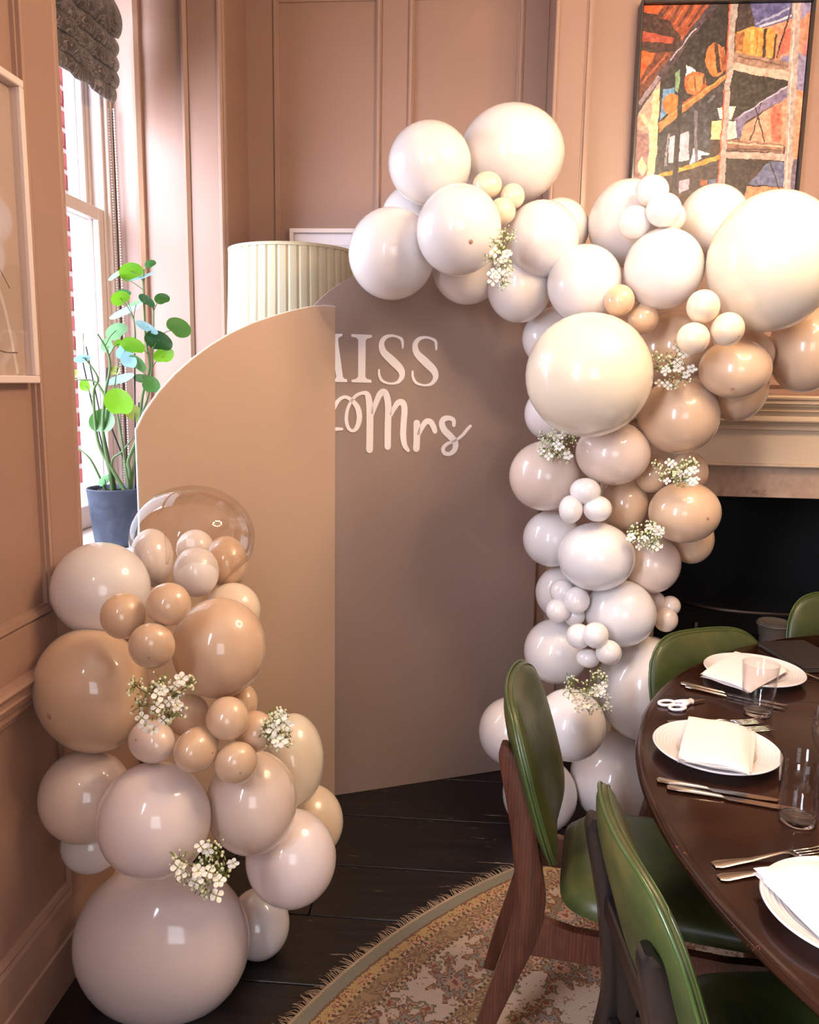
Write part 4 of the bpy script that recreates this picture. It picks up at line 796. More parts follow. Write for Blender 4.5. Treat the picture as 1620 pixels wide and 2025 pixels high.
def fpart(name, dims, mat=M_black, bev=0, par=fb):
    o = nbox(name, dims, mat, None, bev); o.parent = par; o.location = tuple(-k for k in par.location); return o
fpart('back_panel', (FX0-.0, FX1, YB+.28, YB+.32, 0, FZ)); fpart('side_panel', (FX0-.03, FX0+.004, YC-.05, YB+.3, 0, FZ+.02)); fpart('side_panel', (FX1-.004, FX1+.03, YC-.05, YB+.3, 0, FZ+.02))
fpart('hood', (FX0, FX1, YC-.04, YB+.3, FZ-.004, FZ+.03)); fpart('hearth_slab', (FX0-.0, FX1, YC-.05, YB+.3, 0.0, .035))
# mantelpiece
mp = empty('fireplace_surround', ((FX0+FX1)/2, YC-.1, 0)); tag(mp, 'pale beige painted fireplace surround with moulded mantel shelf', 'fireplace')
YM = 3.10
def mpart(name, dims, mat=M_mantel, bev=.002): return fpart(name, dims, mat, bev, mp)
SX0, SX1 = .46, 2.19
bm = bmesh.new()
prof = [(3.215, 1.500), (3.005, 1.500), (3.000, 1.494), (3.003, 1.487), (3.012, 1.484), (3.012, 1.471), (3.020, 1.468), (3.022, 1.462), (3.034, 1.452), (3.038, 1.447), (3.033, 1.444), (3.040, 1.438), (3.052, 1.425), (3.050, 1.413), (3.044, 1.409), (3.046, 1.405), (3.066, 1.398), (3.078, 1.388), (3.074, 1.382), (3.076, 1.374), (3.10, 1.370), (3.215, 1.370)]
prism(bm, prof, lambda yy, z: (SX0, yy-YC+.1, z), lambda yy, z: (SX1, yy-YC+.1, z))
o = build('mantel_shelf', bm, M_mantel, mp); o.location = (-mp.location.x, 0, 0)
mpart('frieze', (SX0+.06, SX1-.06, YM, YC-.002, 1.244, 1.372))
for xa, xb in ((SX0+.06, .60), (2.05, SX1-.06)): mpart('pilaster', (xa, xb, YM-.012, YC-.002, 0, 1.244), bev=.006)
bm = bmesh.new(); prism(bm, [(0, 0), (-.016, .003), (-.020, .008), (-.016, .013), (0, .016)], lambda yy, z: (.60, YM+yy-YC+.1+.004, 1.230+z), lambda yy, z: (2.05, YM+yy-YC+.1+.004, 1.230+z))
o = build('bead_moulding', bm, M_mantel, mp); o.location = (-mp.location.x, 0, 0)
mpart('marble_lintel', (.60, 2.05, YM+.02, YC-.002, FZ, 1.232), M_marble); mpart('marble_slip', (.60, FX0, YM+.02, YC-.002, 0, FZ), M_marble); mpart('marble_slip', (FX1, 2.05, YM+.02, YC-.002, 0, FZ), M_marble)
# fire basket
fg = empty('fire_basket', (1.25, 3.38, .035)); tag(fg, 'black iron fire basket with curved bars in the firebox', 'fire basket')
for z, r_ in ((.18, .20), (.32, .23), (.46, .26), (.60, .28)):
    bm = bmesh.new(); tube(bm, [(r_*1.25*cos(a), -r_*.7*sin(a), z) for a in [pi*k/16 for k in range(17)]], .009, 8); build('curved_bar', bm, M_iron, fg, True)
for k in range(7):
    a = pi*(k+.5)/7; bm = bmesh.new(); tube(bm, [(.20*1.25*cos(a), -.20*.7*sin(a), .08), (.26*1.25*cos(a), -.26*.7*sin(a), .44)], .006, 6); build('upright_bar', bm, M_iron, fg, True)
for sx in (-1, 1):
    bm = bmesh.new(); tube(bm, [(sx*.26, .0, .0), (sx*.27, .0, .44), (sx*.27, 0, .5)], [.014, .012, .016], 8); build('leg', bm, M_iron, fg, True)
bm = bmesh.new(); tube(bm, [(-.45, -.12, .50), (-.05, -.12, .49)], .004, 6); build('poker_rail', bm, plain('rail_grey', (70, 68, 66), .4, metal=1), fg, True)
bk = empty('pillar_candle_holder', (1.27, 3.29, .42)); 
tag(bk, 'dim grey banded pot standing inside the iron fire basket', 'pot')
bm = bmesh.new(); lathe(bm, [(0, 0), (.05, 0), (.062, .09), (.066, .10), (.066, .112), (.062, .115), (.055, .11), (0, .10)], 28); build('pot_body', bm, plain('dim_stoneware', (112, 102, 92), .6), bk, True, sharp=40)
bm = bmesh.new(); lathe(bm, [(.064, .098), (.069, .10), (.069, .106), (.064, .108)], 28); build('rim_band', bm, plain('stone_band', (120, 110, 96), .5), bk, True)
bk.name = 'stoneware_pot'; bk.location.z = .462
bm = bmesh.new(); box(bm, -.2, .2, -.14, .1, .40, .426, .006); build('grate_plate', bm, M_iron, fg)

# --- brick building outside the window
ob = empty('brick_outbuilding', (-2.0, 3.86, 0)); tag(ob, 'sunlit red brick wall seen through the window', 'building')
o = nbox('brick_backing', (-.40, -.012, -.20, .27, -.3, 4.4), M_mortar, ob)
bw = bmesh.new(); box(bw, -.05, .006, -.051, .051, -.034, .034, .004)
bme = bpy.data.meshes.new('brick'); bmesh.ops.recalc_face_normals(bw, faces=bw.faces); bw.to_mesh(bme); bw.free(); bme.materials.append(M_brick)
for row in range(30):
    z = 1.02+row*.096
    for k in range(4):
        yy = -.135+k*.118+(.055 if row % 2 else 0)
        if yy < .225:
            b = link('brick', bme, ob, (0, yy, z)); b.scale = (1+rng.uniform(-.1, .1), 1, 1)
gr = nbox('ground_outside', (-12, -1.9, -6, 12, -.5, -.3), plain('paving_pale', (190, 185, 180), .9)); tag(gr, kind='structure')

# --- roman blind
rb = empty('roman_blind', (-1.38, 2.58, 2.54)); tag(rb, 'folded brown and silver damask roman blind above the bright window', 'blind')
fold = [(0.0, 0.0, .028), (.075, .0, .03), (.15, .0, .03), (.225, 0, .032), (.36, 0, .04), (.52, 0, .05)]
NY = 28
def fold_mesh(z0, z1, bul, tuck, y0=-.60, y1=.53):
    bm = bmesh.new(); prof = []
    for k in range(11):
        s_ = k/10; prof.append((bul*.85*sin(pi*min(1, s_*1.0))**.8*(1.2-s_*.5)+tuck*.9*(1-s_), z0+(z1-z0)*s_))
    prof = [(-.004, z0+.008)]+prof
    cols = []
    for i in range(NY+1):
        y = y0+(y1-y0)*i/NY; wob = .004*sin(i*.9+z0*30)+.004*sin(i*2.3)
        sag = .012*sin(pi*i/NY)
        cols.append([bm.verts.new((x+wob, y, z-sag+.003*sin(i*1.7))) for x, z in prof])
    for A, B_ in zip(cols, cols[1:]):
        for k in range(len(prof)-1): bm.faces.new((A[k], B_[k], B_[k+1], A[k+1]))
    o = build('blind_fold', bm, M_damask, rb, True); md = o.modifiers.new('thick', 'SOLIDIFY'); md.thickness = .004; md.offset = -1
fold_mesh(.0, .075, .018, .004); fold_mesh(.052, .13, .022, .014); fold_mesh(.108, .19, .024, .022); fold_mesh(.165, .25, .026, .028)
fold_mesh(.225, .385, .034, .034); fold_mesh(.36, .56, .036, .03)
bm = bmesh.new(); box(bm, -.03, .02, -.60, .53, .545, .56); build('headrail', bm, M_wall, rb)
cc = empty('blind_chain', (-1.425, 3.175, 2.54)); tag(cc, 'white beaded pull chain hanging down beside the sash window', 'chain')
bm = bmesh.new()
for dx in (0, .022):
    for k in range(150):
        p = (dx+.006*sin(k*.02), 0, -k*.0105); r_ = bmesh.ops.create_icosphere(bm, subdivisions=1, radius=.0042)
        for v in r_['verts']: v.co += Vector(p)
    tube(bm, [(dx, 0, 0), (dx+.006, 0, -1.58)], .001, 4)
o = build('beads', bm, plain('bead_white', (225, 222, 225), .3), cc, True); o['kind'] = 'stuff'
nbox('gap_strip', (-.010, .006, .022, .028, -1.6, 0), plain('dark_gap', (44, 36, 34), .6), cc)  # added dark strip: shade of the gap behind the chain as colour

# ================================================================ FURNITURE AND DECOR
# rug
rg = empty('round_rug', (1.346, .781, 0)); tag(rg, 'large round fringed rug in faded rust, gold and cream under the dining table', 'rug')
bm = bmesh.new(); lathe(bm, [(0, .0005), (1.950, .0005), (1.953, .006), (1.947, .011), (0, .011)], 220); build('pile', bm, M_rug, rg)
bm = bmesh.new()
for k in range(2600):
    a = 2*pi*k/2600+rng.uniform(-.001, .001); r0_, L = 1.946, rng.uniform(.030, .046)
    da = .006*sin(k*.31)+rng.uniform(-.005, .005); w = .0016
    ps = [(r0_, a, .010), (r0_+L*.5, a+da*.4, .008+rng.uniform(0, .006)), (r0_+L, a+da, .003+rng.uniform(0, .003))]
    vs = []
    for j, (rr, aa, zz) in enumerate(ps):
        for s_ in (-1, 1):
            q = aa+s_*w/rr*(1-.3*j); vs.append(bm.verts.new((rr*cos(q), rr*sin(q), zz)))
    bm.faces.new((vs[0], vs[1], vs[3], vs[2])); bm.faces.new((vs[2], vs[3], vs[5], vs[4]))
o = build('fringe', bm, M_fringe, rg); o['kind'] = 'stuff'
bm = bmesh.new(); lathe(bm, [(1.945, .0108), (1.947, .0125), (1.951, .0125), (1.954, .009)], 220); build('edge_binding', bm, M_fringe, rg, True)

# table
TX, TY, TR = 1.568, 1.438, 1.2137
tb = empty('dining_table', (TX, TY, 0)); tag(tb, 'large round dark mahogany dining table with a worn scratched edge', 'table')
a0 = radians(148)
bm = bmesh.new(); lathe(bm, [(0, .722), (TR-.03, .722), (TR-.012, .728), (TR-.004, .735), (TR, .742), (TR-.003, .748), (TR-.010, .7505), (TR-.022, .7495), (TR-.028, .750), (0, .750)], 160)
build('tabletop', bm, M_table, tb, True, sharp=50)
# extension joint as a fine recessed dark strip
bm = bmesh.new(); box(bm, -1.06, 1.06, .538, .5405, .7498, .7504); o = build('leaf_joint', bm, plain('joint_dark', (26, 14, 10), .6), tb)
bm = bmesh.new(); lathe(bm, [(1.02, .64), (1.04, .64), (1.04, .722), (1.02, .722), (1.02, .64)], 96); build('apron', bm, M_table, tb, True, sharp=40)
bm = bmesh.new(); lathe(bm, [(0, .06), (.30, .06), (.28, .10), (.12, .14), (.09, .25), (.13, .34), (.10, .45), (.16, .62), (.34, .70), (.34, .722), (0, .722)], 40); build('pedestal', bm, M_table, tb, True, sharp=50)
for k in range(4):
    a = pi/4+k*pi/2; bm = bmesh.new(); tube(bm, [(.1*cos(a), .1*sin(a), .16), (.4*cos(a), .4*sin(a), .12), (.62*cos(a), .62*sin(a), .045)], [.05, .04, .03], 10); build('foot', bm, M_table, tb, True)

# chairs
def pad_mesh(wt, wm, wb_, h, th, curve, n=22, m=14):
    """upholstered shield pad standing in the YZ plane, front towards +x"""
    bm = bmesh.new(); grid = {}
    def halfw(t):
        # width along height with rounded ends
        if t < .5: w = wb_+(wm-wb_)*sin(t/.5*pi/2)
        else: w = wm+(wt-wm)*(1-cos((t-.5)/.5*pi/2))
        return w
    def outline(u, t):
        return u
    for side in (1, -1):
        for j in range(m+1):
            t = j/m
            for i in range(n+1):
                u = sin((-1+2*i/n)*pi/2)
                # superellipse mapping of the square to the pad outline
                uu, tt = u, sin((2*t-1)*pi/2)
                p = 4.6
                s_ = (abs(uu)**p+abs(tt)**p)**(1/p) if (uu or tt) else 0
                mx_ = max(abs(uu), abs(tt)); k = mx_/s_ if s_ > 1e-6 else 1
                uu2, tt2 = uu*k, tt*k
                w = halfw((tt2+1)/2)
                y = uu2*w; z = (tt2+1)/2*h
                rr = min(1, mx_)
                d = th/2*(1-rr**3.6)**.5 if rr < .9999 else 0
                puff = (1 + (.30 if side > 0 else 0)*(1-rr**2))
                x = side*d*puff+curve*(y/w if w else 0)**2*.9
                x += -.30*(z)*1.0
                if rr >= .9999 and side == -1: grid[(side, i, j)] = grid[(1, i, j)]; continue
                grid[(side, i, j)] = bm.verts.new((x, y, z))
    for side in (1, -1):
        for j in range(m):
            for i in range(n):
                f = [grid[(side, i, j)], grid[(side, i+1, j)], grid[(side, i+1, j+1)], grid[(side, i, j+1)]]
                bm.faces.new(f if side > 0 else f[::-1])
    def loop(side, k):
        L = [grid[(side, i, k)] for i in range(k, n-k+1)]+[grid[(side, n-k, j)] for j in range(k+1, m-k+1)]+[grid[(side, i, m-k)] for i in range(n-k-1, k-1, -1)]+[grid[(side, k, j)] for j in range(m-k-1, k, -1)]
        return [v.co.copy() for v in L]
    return bm, loop(-1, 0), loop(1, 1)
def ring_tube(bm, pts, r, n=6):
    N = len(pts); rings = []
    for i, p in enumerate(pts):
        t = (pts[(i+1) % N]-pts[i-1]).normalized(); a = t.cross(Vector((1, 0, 0))).normalized(); b = t.cross(a)
        rings.append([bm.verts.new(p+(a*cos(2*pi*k/n)+b*sin(2*pi*k/n))*r) for k in range(n)])
    for i in range(N):
        A, B_ = rings[i], rings[(i+1) % N]
        for k in range(n): bm.faces.new((A[k], A[(k+1) % n], B_[(k+1) % n], B_[k]))
def make_chair(wood):
    root = empty('dining_chair')
    bm, rim, rim2 = pad_mesh(.185, .222, .195, .362, .054, .030)
    pad = build('backrest', bm, M_leather, root, True, loc=(-.262, 0, .503))
    bm = bmesh.new(); ring_tube(bm, [p+Vector((-.006, 0, 0)) for p in rim], .0034); build('piping', bm, M_piping, pad, True)
    bm = bmesh.new(); ring_tube(bm, [p+Vector((.0006, 0, 0)) for p in rim2], .0014); build('front_seam', bm, M_piping, pad, True)
    # seat cushion
    bm = bmesh.new(); n, m = 16, 16; top = []
    for side in (1, -1):
        g = {}
        for j in range(m+1):
            for i in range(n+1):
                u, t = -1+2*i/n, -1+2*j/m; p = 5.5; s_ = (abs(u)**p+abs(t)**p)**(1/p) if (u or t) else 1; mx_ = max(abs(u), abs(t)); k = mx_/s_ if mx_ > 0 else 0
                x, y = u*k*.245-.012, t*k*(.215+.012*u)
                d = (1-mx_**7)**.5*.036 if mx_ < 1 else 0
                z = .437+side*(d*(1.05 if side > 0 else .75))+(.008*(1-mx_**2) if side > 0 else 0)
                if mx_ >= 1 and side == -1: g[i, j] = top[i, j]
                else: g[i, j] = bm.verts.new((x+.02, y, z))
        if side == 1: top = g
        for j in range(m):
            for i in range(n):
                f = [g[i, j], g[i+1, j], g[i+1, j+1], g[i, j+1]]; bm.faces.new(f if side > 0 else f[::-1])
    build('seat', bm, M_leather, root, True)
    for s_ in (-1, 1):
        # rear leg: sawn profile that rises behind the pad
        ctr = [(-.412, 0.0, .030), (-.380, .12, .040), (-.342, .24, .050), (-.308, .35, .062), (-.294, .43, .064), (-.300, .50, .058), (-.315, .60, .052), (-.334, .69, .048), (-.352, .755, .038), (-.360, .782, .014)]
        C_ = catmull(ctr, 4); bm = bmesh.new(); yc = s_*.165
        rings = []
        for (x, z, w) in C_:
            hw = w/2; y0, y1 = yc-.016, yc+.016
            rings.append([bm.verts.new(q) for q in ((x-hw, y0+.004, z), (x-hw+.005, y0, z), (x+hw-.005, y0, z), (x+hw, y0+.004, z), (x+hw, y1-.004, z), (x+hw-.005, y1, z), (x-hw+.005, y1, z), (x-hw, y1-.004, z))])
        for A, B_ in zip(rings, rings[1:]):
            for k in range(8): bm.faces.new((A[k], A[(k+1) % 8], B_[(k+1) % 8], B_[k]))
        bm.faces.new(rings[0]); bm.faces.new(rings[-1][::-1])
        build('leg', bm, wood, root, True, sharp=45)
        # front leg
        bm = bmesh.new(); tube(bm, [(.235, s_*.175, 0), (.215, s_*.175, .22), (.20, s_*.175, .405)], [.013, .018, .024], 12); build('leg', bm, wood, root, True)
        # side rail
        bm = bmesh.new(); prism(bm, [(-.30, .315), (-.30, .405), (-.2, .385), (.1, .375), (.215, .385), (.215, .335), (.0, .318)], lambda x, z: (x, s_*.165-.011, z), lambda x, z: (x, s_*.165+.011, z)); build('seat_rail', bm, wood, root)
    bm = bmesh.new(); box(bm, -.318, -.296, -.15, .15, .335, .40, .004); build('rear_rail', bm, wood, root)
    bm = bmesh.new(); box(bm, .19, .21, -.165, .165, .335, .40, .004); build('front_rail', bm, wood, root)
    bm = bmesh.new(); box(bm, -.335, -.32, -.155, .155, .60, .64, .004); build('back_rail', bm, wood, root)
    return root
chA = make_chair(M_redwood); chA.location = (.470, 1.672, .0125); chA.rotation_euler.z = radians(-9)
chB = make_chair(M_darkwood); chB.location = (.600, 1.163, .0125); chB.rotation_euler.z = radians(4)
chC = copy_tree(chA); chC.location = (.866, 2.078, .0125); chC.rotation_euler.z = radians(-66); chC.scale = (1, 1, .905)
chD = copy_tree(chA); chD.location = (1.36, 2.49, .0125); chD.rotation_euler.z = radians(-86); chD.scale = (1, 1, .93)
gch = 'green leather dining chairs around the table'
tag(chA, 'green leather chair with reddish oak legs, seen side on beside the balloon column', 'chair', gch)
tag(chB, 'green leather chair with near black frame, nearest the camera at the table', 'chair', gch)
tag(chC, 'green leather chair facing us behind the far place setting', 'chair', gch)
tag(chD, 'green leather chair at the right edge in front of the firebox', 'chair', gch)

# ---------------- boards
P0 = Vector((-.463, 2.744, 0)); P1 = Vector((.1765, 3.0158, 0)); D2 = (P1-P0).normalized(); N2 = Vector((D2.y, -D2.x, 0))  # N2 faces camera
def bpoint(s, z, off): return tuple(P0+D2*s+Vector((0, 0, z))+N2*off)
S0, S1 = -.212, .790; Rr = (S1-S0)/2; zt = 1.935
out = [(S0, 0.001), (S1, 0.001), (S1, zt-Rr)]+[((S0+S1)/2+Rr*cos(a), zt-Rr+Rr*sin(a)) for a in [pi*k/64 for k in range(1, 64)]]+[(S0, zt-Rr)]
ab = empty('arched_backdrop', tuple(P0)); tag(ab, 'tall arched taupe backdrop board with white lettering', 'backdrop')
def tob(o, e): o.parent = e; o.location = tuple(-k for k in e.location)
bm = bmesh.new(); prism(bm, out, lambda s, z: bpoint(s, z, 0), lambda s, z: bpoint(s, z, -.004)); tob(build('front_face', bm, M_board2), ab)
bm = bmesh.new(); prism(bm, out, lambda s, z: bpoint(s, z, -.0041), lambda s, z: bpoint(s, z, -.020)); tob(build('board_core', bm, M_board2), ab)
def letter(polys2d, strokes2d, name):
    bm = bmesh.new()
    for pl in polys2d: prism(bm, pl, lambda s, z: bpoint(s, z, .0035), lambda s, z: bpoint(s, z, .0002))
    for st in strokes2d:
        C_ = catmull(st, 6); L, R = [], []
        for i, (x, z, w) in enumerate(C_):
            a, b = C_[max(0, i-1)], C_[min(len(C_)-1, i+1)]; tx, tz = b[0]-a[0], b[1]-a[1]; m_ = math.hypot(tx, tz) or 1; nx, nz = -tz/m_, tx/m_
            L.append((x+nx*w/2, z+nz*w/2)); R.append((x-nx*w/2, z-nz*w/2))
        fr = [bm.verts.new(bpoint(*p, .0035)) for p in L]; fr2 = [bm.verts.new(bpoint(*p, .0035)) for p in R]
        bk1 = [bm.verts.new(bpoint(*p, .0002)) for p in L]; bk2 = [bm.verts.new(bpoint(*p, .0002)) for p in R]
        for i in range(len(L)-1):
            bm.faces.new((fr[i], fr[i+1], fr2[i+1], fr2[i])); bm.faces.new((fr[i], bk1[i], bk1[i+1], fr[i+1])); bm.faces.new((fr2[i], fr2[i+1], bk2[i+1], bk2[i]))
        if name != 'letter_serif':
            for e in (0, -1):
                x, z, w = C_[e]; prism(bm, [(x+w/2*cos(2*pi*k/14), z+w/2*sin(2*pi*k/14)) for k in range(14)], lambda s, z: bpoint(s, z, .0034), lambda s, z: bpoint(s, z, .0002))
    o = build('lettering', bm, M_letter); tob(o, ab); return o
for pl in POLY: letter([pl], [], 'letter_serif')
for st in STROKES[:2]: letter([], [st], 'letter_serif')
letter([], [STROKES[2], STROKES[8]], 'x')
for st in ([STROKES[3], STROKES[4]], [STROKES[5], STROKES[6]], [STROKES[7]]): letter([], st, 'x')
nbox_s = bmesh.new(); prism(nbox_s, [(.2, 0.002), (.24, 0.002), (.24, 1.2), (.2, 1.2)], lambda s, z: bpoint(s, z, -.0205), lambda s, z: bpoint(s, z, -.045)); tob(build('rear_batten', nbox_s, M_edge), ab)

# half-arch beige board
Q0 = Vector((-.4637, 2.7253, 0)); ang = radians(-136.2); D1 = Vector((cos(ang), sin(ang), 0)); N1 = Vector((-D1.y, D1.x, 0))
Q0 = Q0 + N1*.002 + D1*.004
def hpoint(s, z, off): return tuple(Q0+D1*s+Vector((0, 0, z))+N1*off)
arc = [(.0, 1.771), (.04, 1.772), (.10, 1.764), (.166, 1.747), (.24, 1.724), (.312, 1.698), (.385, 1.664), (.45, 1.626), (.51, 1.584), (.565, 1.538), (.615, 1.487), (.66, 1.429), (.6876, 1.378)]
outl = [(.0, .001)]+arc+[(.6876, .001)]
hb = empty('half_arch_backdrop', tuple(Q0)); tag(hb, 'plain beige quarter-arch backdrop board with a thin white edge', 'backdrop')
bm = bmesh.new(); prism(bm, outl, lambda s, z: hpoint(s, z, 0), lambda s, z: hpoint(s, z, -.003)); tob(build('front_face', bm, M_board1), hb)
big = [(s*1.006-.002, z*1.0015) for s, z in outl]; big[0] = (0, .001); big[-1] = (.6915, .001)
bm = bmesh.new(); prism(bm, big, lambda s, z: hpoint(s, z, -.0031), lambda s, z: hpoint(s, z, -.012)); tob(build('board_core', bm, M_edge), hb)
# N1 must face the camera
# ---------------- floor lamp
lp = empty('floor_lamp', (-.700, 3.12, 0)); tag(lp, 'floor lamp with pleated ivory drum shade behind the boards', 'lamp')
bm = bmesh.new(); n = 200; zt_, zb_, rt, rb2 = 2.005, 1.56, .236, .250; rings = []
for z, r_ in ((zb_, rb2), (zb_+.15, rb2-.004), (zt_-.15, rt+.004), (zt_, rt)):
    rings.append([bm.verts.new(((r_+(-.0045 if k % 5 == 0 else .0018*((k % 5) in (2, 3)) ))*cos(2*pi*k/n), (r_+(-.0045 if k % 5 == 0 else 0))*sin(2*pi*k/n), z)) for k in range(n)])
for A, B_ in zip(rings, rings[1:]):
    for k in range(n): bm.faces.new((A[k], A[(k+1) % n], B_[(k+1) % n], B_[k]))
sh = build('lamp_shade', bm, M_shade, lp); md = sh.modifiers.new('t', 'SOLIDIFY'); md.thickness = .003
for z, r_ in ((zt_, rt), (zb_, rb2)):
    bm = bmesh.new(); lathe(bm, [(r_-.004, z-.007), (r_+.003, z-.007), (r_+.003, z+.004), (r_-.004, z+.004), (r_-.004, z-.007)], 80); build('shade_trim', bm, M_shade_d, sh, True, sharp=40)
bm = bmesh.new(); lathe(bm, [(0, 0), (.14, 0), (.14, .02), (.03, .035), (.013, .06), (.013, 1.7), (.02, 1.72), (.02, 1.78), (0, 1.78)], 32); build('stand', bm, M_brass, lp, True, sharp=40)
bm = bmesh.new(); lathe(bm, [(0, 1.78), (.015, 1.78), (.033, 1.83), (.03, 1.87), (0, 1.895)], 20); build('bulb', bm, plain('bulb_frosted', (240, 236, 226), .3), lp, True)
bm = bmesh.new()
for k in range(3): a = 2*pi*k/3; tube(bm, [(0, 0, 1.77), (rt*.985*cos(a), rt*.985*sin(a), zt_-.01)], .002, 5)
build('shade_carrier', bm, M_brass, lp)

# ---------------- pictures
def picture(name, label, y_or_x, axis):
    pass
sp = empty('small_picture', (-.804, YB-.001, 2.170)); tag(sp, 'white framed picture half hidden behind the lamp on the alcove wall', 'picture')
for nm, dims, mt in (('frame', (0, .52, -.034, -.002, -.018, 0), M_whiteframe), ('frame', (0, .52, -.034, -.002, -.62, -.602), M_whiteframe), ('frame', (0, .018, -.034, -.002, -.602, -.018), M_whiteframe), ('frame', (.502, .52, -.034, -.002, -.602, -.018), M_whiteframe), ('mount', (.018, .502, -.014, -.004, -.602, -.018), plain('pale_mount', (232, 222, 222), .8)), ('print', (.10, .42, -.0155, -.0142, -.52, -.065), plain('pale_print', (214, 206, 206), .8))):
    nbox(nm, dims, mt, sp, .0015)
lpz0, lpz1, ly1 = 1.512, 2.146, 1.752
pl = empty('wall_picture', (XL+.001, ly1, lpz0)); tag(pl, 'white framed glazed artwork on the left wall, cut by the photo edge', 'picture')
PW = .55
for dims in ((0, .030, -PW, 0, 0, .016), (0, .030, -PW, 0, .618, .634), (0, .030, -.016, 0, .016, .618), (0, .030, -PW, -PW+.016, .016, .618)): nbox('frame', dims, M_whiteframe, pl, .002)
nbox('mount', (.001, .006, -PW+.016, -.016, .016, .618), M_mount, pl)
nbox('picture_glass', (.0200, .0215, -PW+.016, -.016, .016, .618), M_pglass, pl)
# the flat print: soft pale stripes and fine dark lines
def strip(pts, w, mat, x=.0065):
    C_ = catmull(pts, 6); bm = bmesh.new(); prev = None
    for i, p in enumerate(C_):
        a, b = C_[max(0, i-1)], C_[min(len(C_)-1, i+1)]; d_ = Vector((0, b[0]-a[0], b[1]-a[1])).normalized(); nn = Vector((0, -d_.z, d_.y))*w/2
        c_ = Vector((x, p[0], p[1])); cur = (bm.verts.new(c_+nn), bm.verts.new(c_-nn))
        if prev: bm.faces.new((prev[0], prev[1], cur[1], cur[0]))
        prev = cur
    o = build('print_line', bm, mat, pl); md = o.modifiers.new('t', 'SOLIDIFY'); md.thickness = .0004
M_pw = plain('print_white', (235, 222, 214), .7); M_pdk = plain('print_dark', (120, 92, 78), .7)
strip([(-.30, .34), (-.17, .28), (-.09, .17), (-.05, .02)], .010, M_pw)
strip([(-.32, .22), (-.2, .12), (-.12, .07), (-.045, .065)], .0025, M_pdk)
strip([(-.30, .30), (-.2, .31), (-.12, .26), (-.06, .20)], .002, M_pdk)
# oil painting: colours of the flat canvas set face by face
px0, px1, pz1 = .562, 1.166, 2.884; pz0 = 1.99
op = empty('framed_painting', ((px0+px1)/2, YC-.001, pz0)); tag(op, 'large oil painting of barrels on wooden shelves in a slim dark frame', 'painting')
fx0, fx1, fz0, fz1 = px0-op.location.x, px1-op.location.x, 0, pz1-pz0
for dims in ((fx0, fx0+.010, -.062, -.002, fz0, fz1), (fx1-.010, fx1, -.062, -.002, fz0, fz1), (fx0+.01, fx1-.01, -.062, -.002, fz1-.010, fz1), (fx0+.01, fx1-.01, -.062, -.002, fz0, fz0+.01)): nbox('frame', dims, M_bframe, op, .0015)
def canvas():
    nx, nz = 250, 370; x0, x1, z0, z1 = px0+.012, px1-.012, pz0+.012, pz1-.012
    import numpy as np
    gx = x0+(np.arange(nx)+.5)/nx*(x1-x0); gz = z0+(np.arange(nz)+.5)/nz*(z1-z0)
    X, Z = np.meshgrid(gx, gz)
    rs = np.random.RandomState(3)
    # brush wobble
    def sm(n_, k): 
        a = rs.randn(nz, nx)
        for _ in range(k): a = (a+np.roll(a, 1, 0)+np.roll(a, -1, 0)+np.roll(a, 1, 1)+np.roll(a, -1, 1))/5
        return a/a.std()*n_
    Xw, Zw = X+sm(.0013, 30), Z+sm(.0013, 30)
    col = np.zeros((nz, nx, 3)); col[:] = (66, 42, 32)
    for c, poly in PAINT:
        inside = np.zeros_like(X, bool); n = len(poly); j = n-1
        for i in range(n):
            xi, zi = poly[i]; xj, zj = poly[j]
            if zi != zj:
                cond = ((zi > Zw) != (zj > Zw)) & (Xw < (xj-xi)*(Zw-zi)/(zj-zi)+xi); inside ^= cond
            j = i
        shade = sm(9, 8); m = inside
        for ch in range(3): col[..., ch][m] = (c[ch]+shade)[m]
    st = sm(5, 3); col = np.clip(col+st[..., None], 0, 255)/255
    lin = np.where(col <= .04045, col/12.92, ((col+.055)/1.055)**2.4)
    bx, bz = np.linspace(x0, x1, nx+1)-op.location.x, np.linspace(z0, z1, nz+1)-pz0
    verts = [(float(a), -.046, float(b)) for b in bz for a in bx]
    faces = [(j*(nx+1)+i, j*(nx+1)+i+1, (j+1)*(nx+1)+i+1, (j+1)*(nx+1)+i) for j in range(nz) for i in range(nx)]
    me = bpy.data.meshes.new('canvas'); me.from_pydata(verts, [], faces)
    at = me.color_attributes.new('paint', 'FLOAT_COLOR', 'CORNER')
    buf = np.ones((nz*nx, 4, 4), 'f'); buf[:, :, :3] = lin.reshape(-1, 1, 3); at.data.foreach_set('color', buf.ravel())
    t = NT('oil_paint'); a = t.n('ShaderNodeVertexColor'); a.layer_name = 'paint'; t.l(a.outputs[0], t.b.inputs['Base Color']); t.b.inputs['Roughness'].default_value = .45
    t.bump(t.noise(t.coord(scale=(1, 1, 2.5)), 60, 4), .3, .002)
    me.materials.append(t.m); o = link('canvas', me, op)
    nbox('stretcher', (fx0+.012, fx1-.012, -.0455, -.004, .012, fz1-.012), M_bframe, op)
canvas()

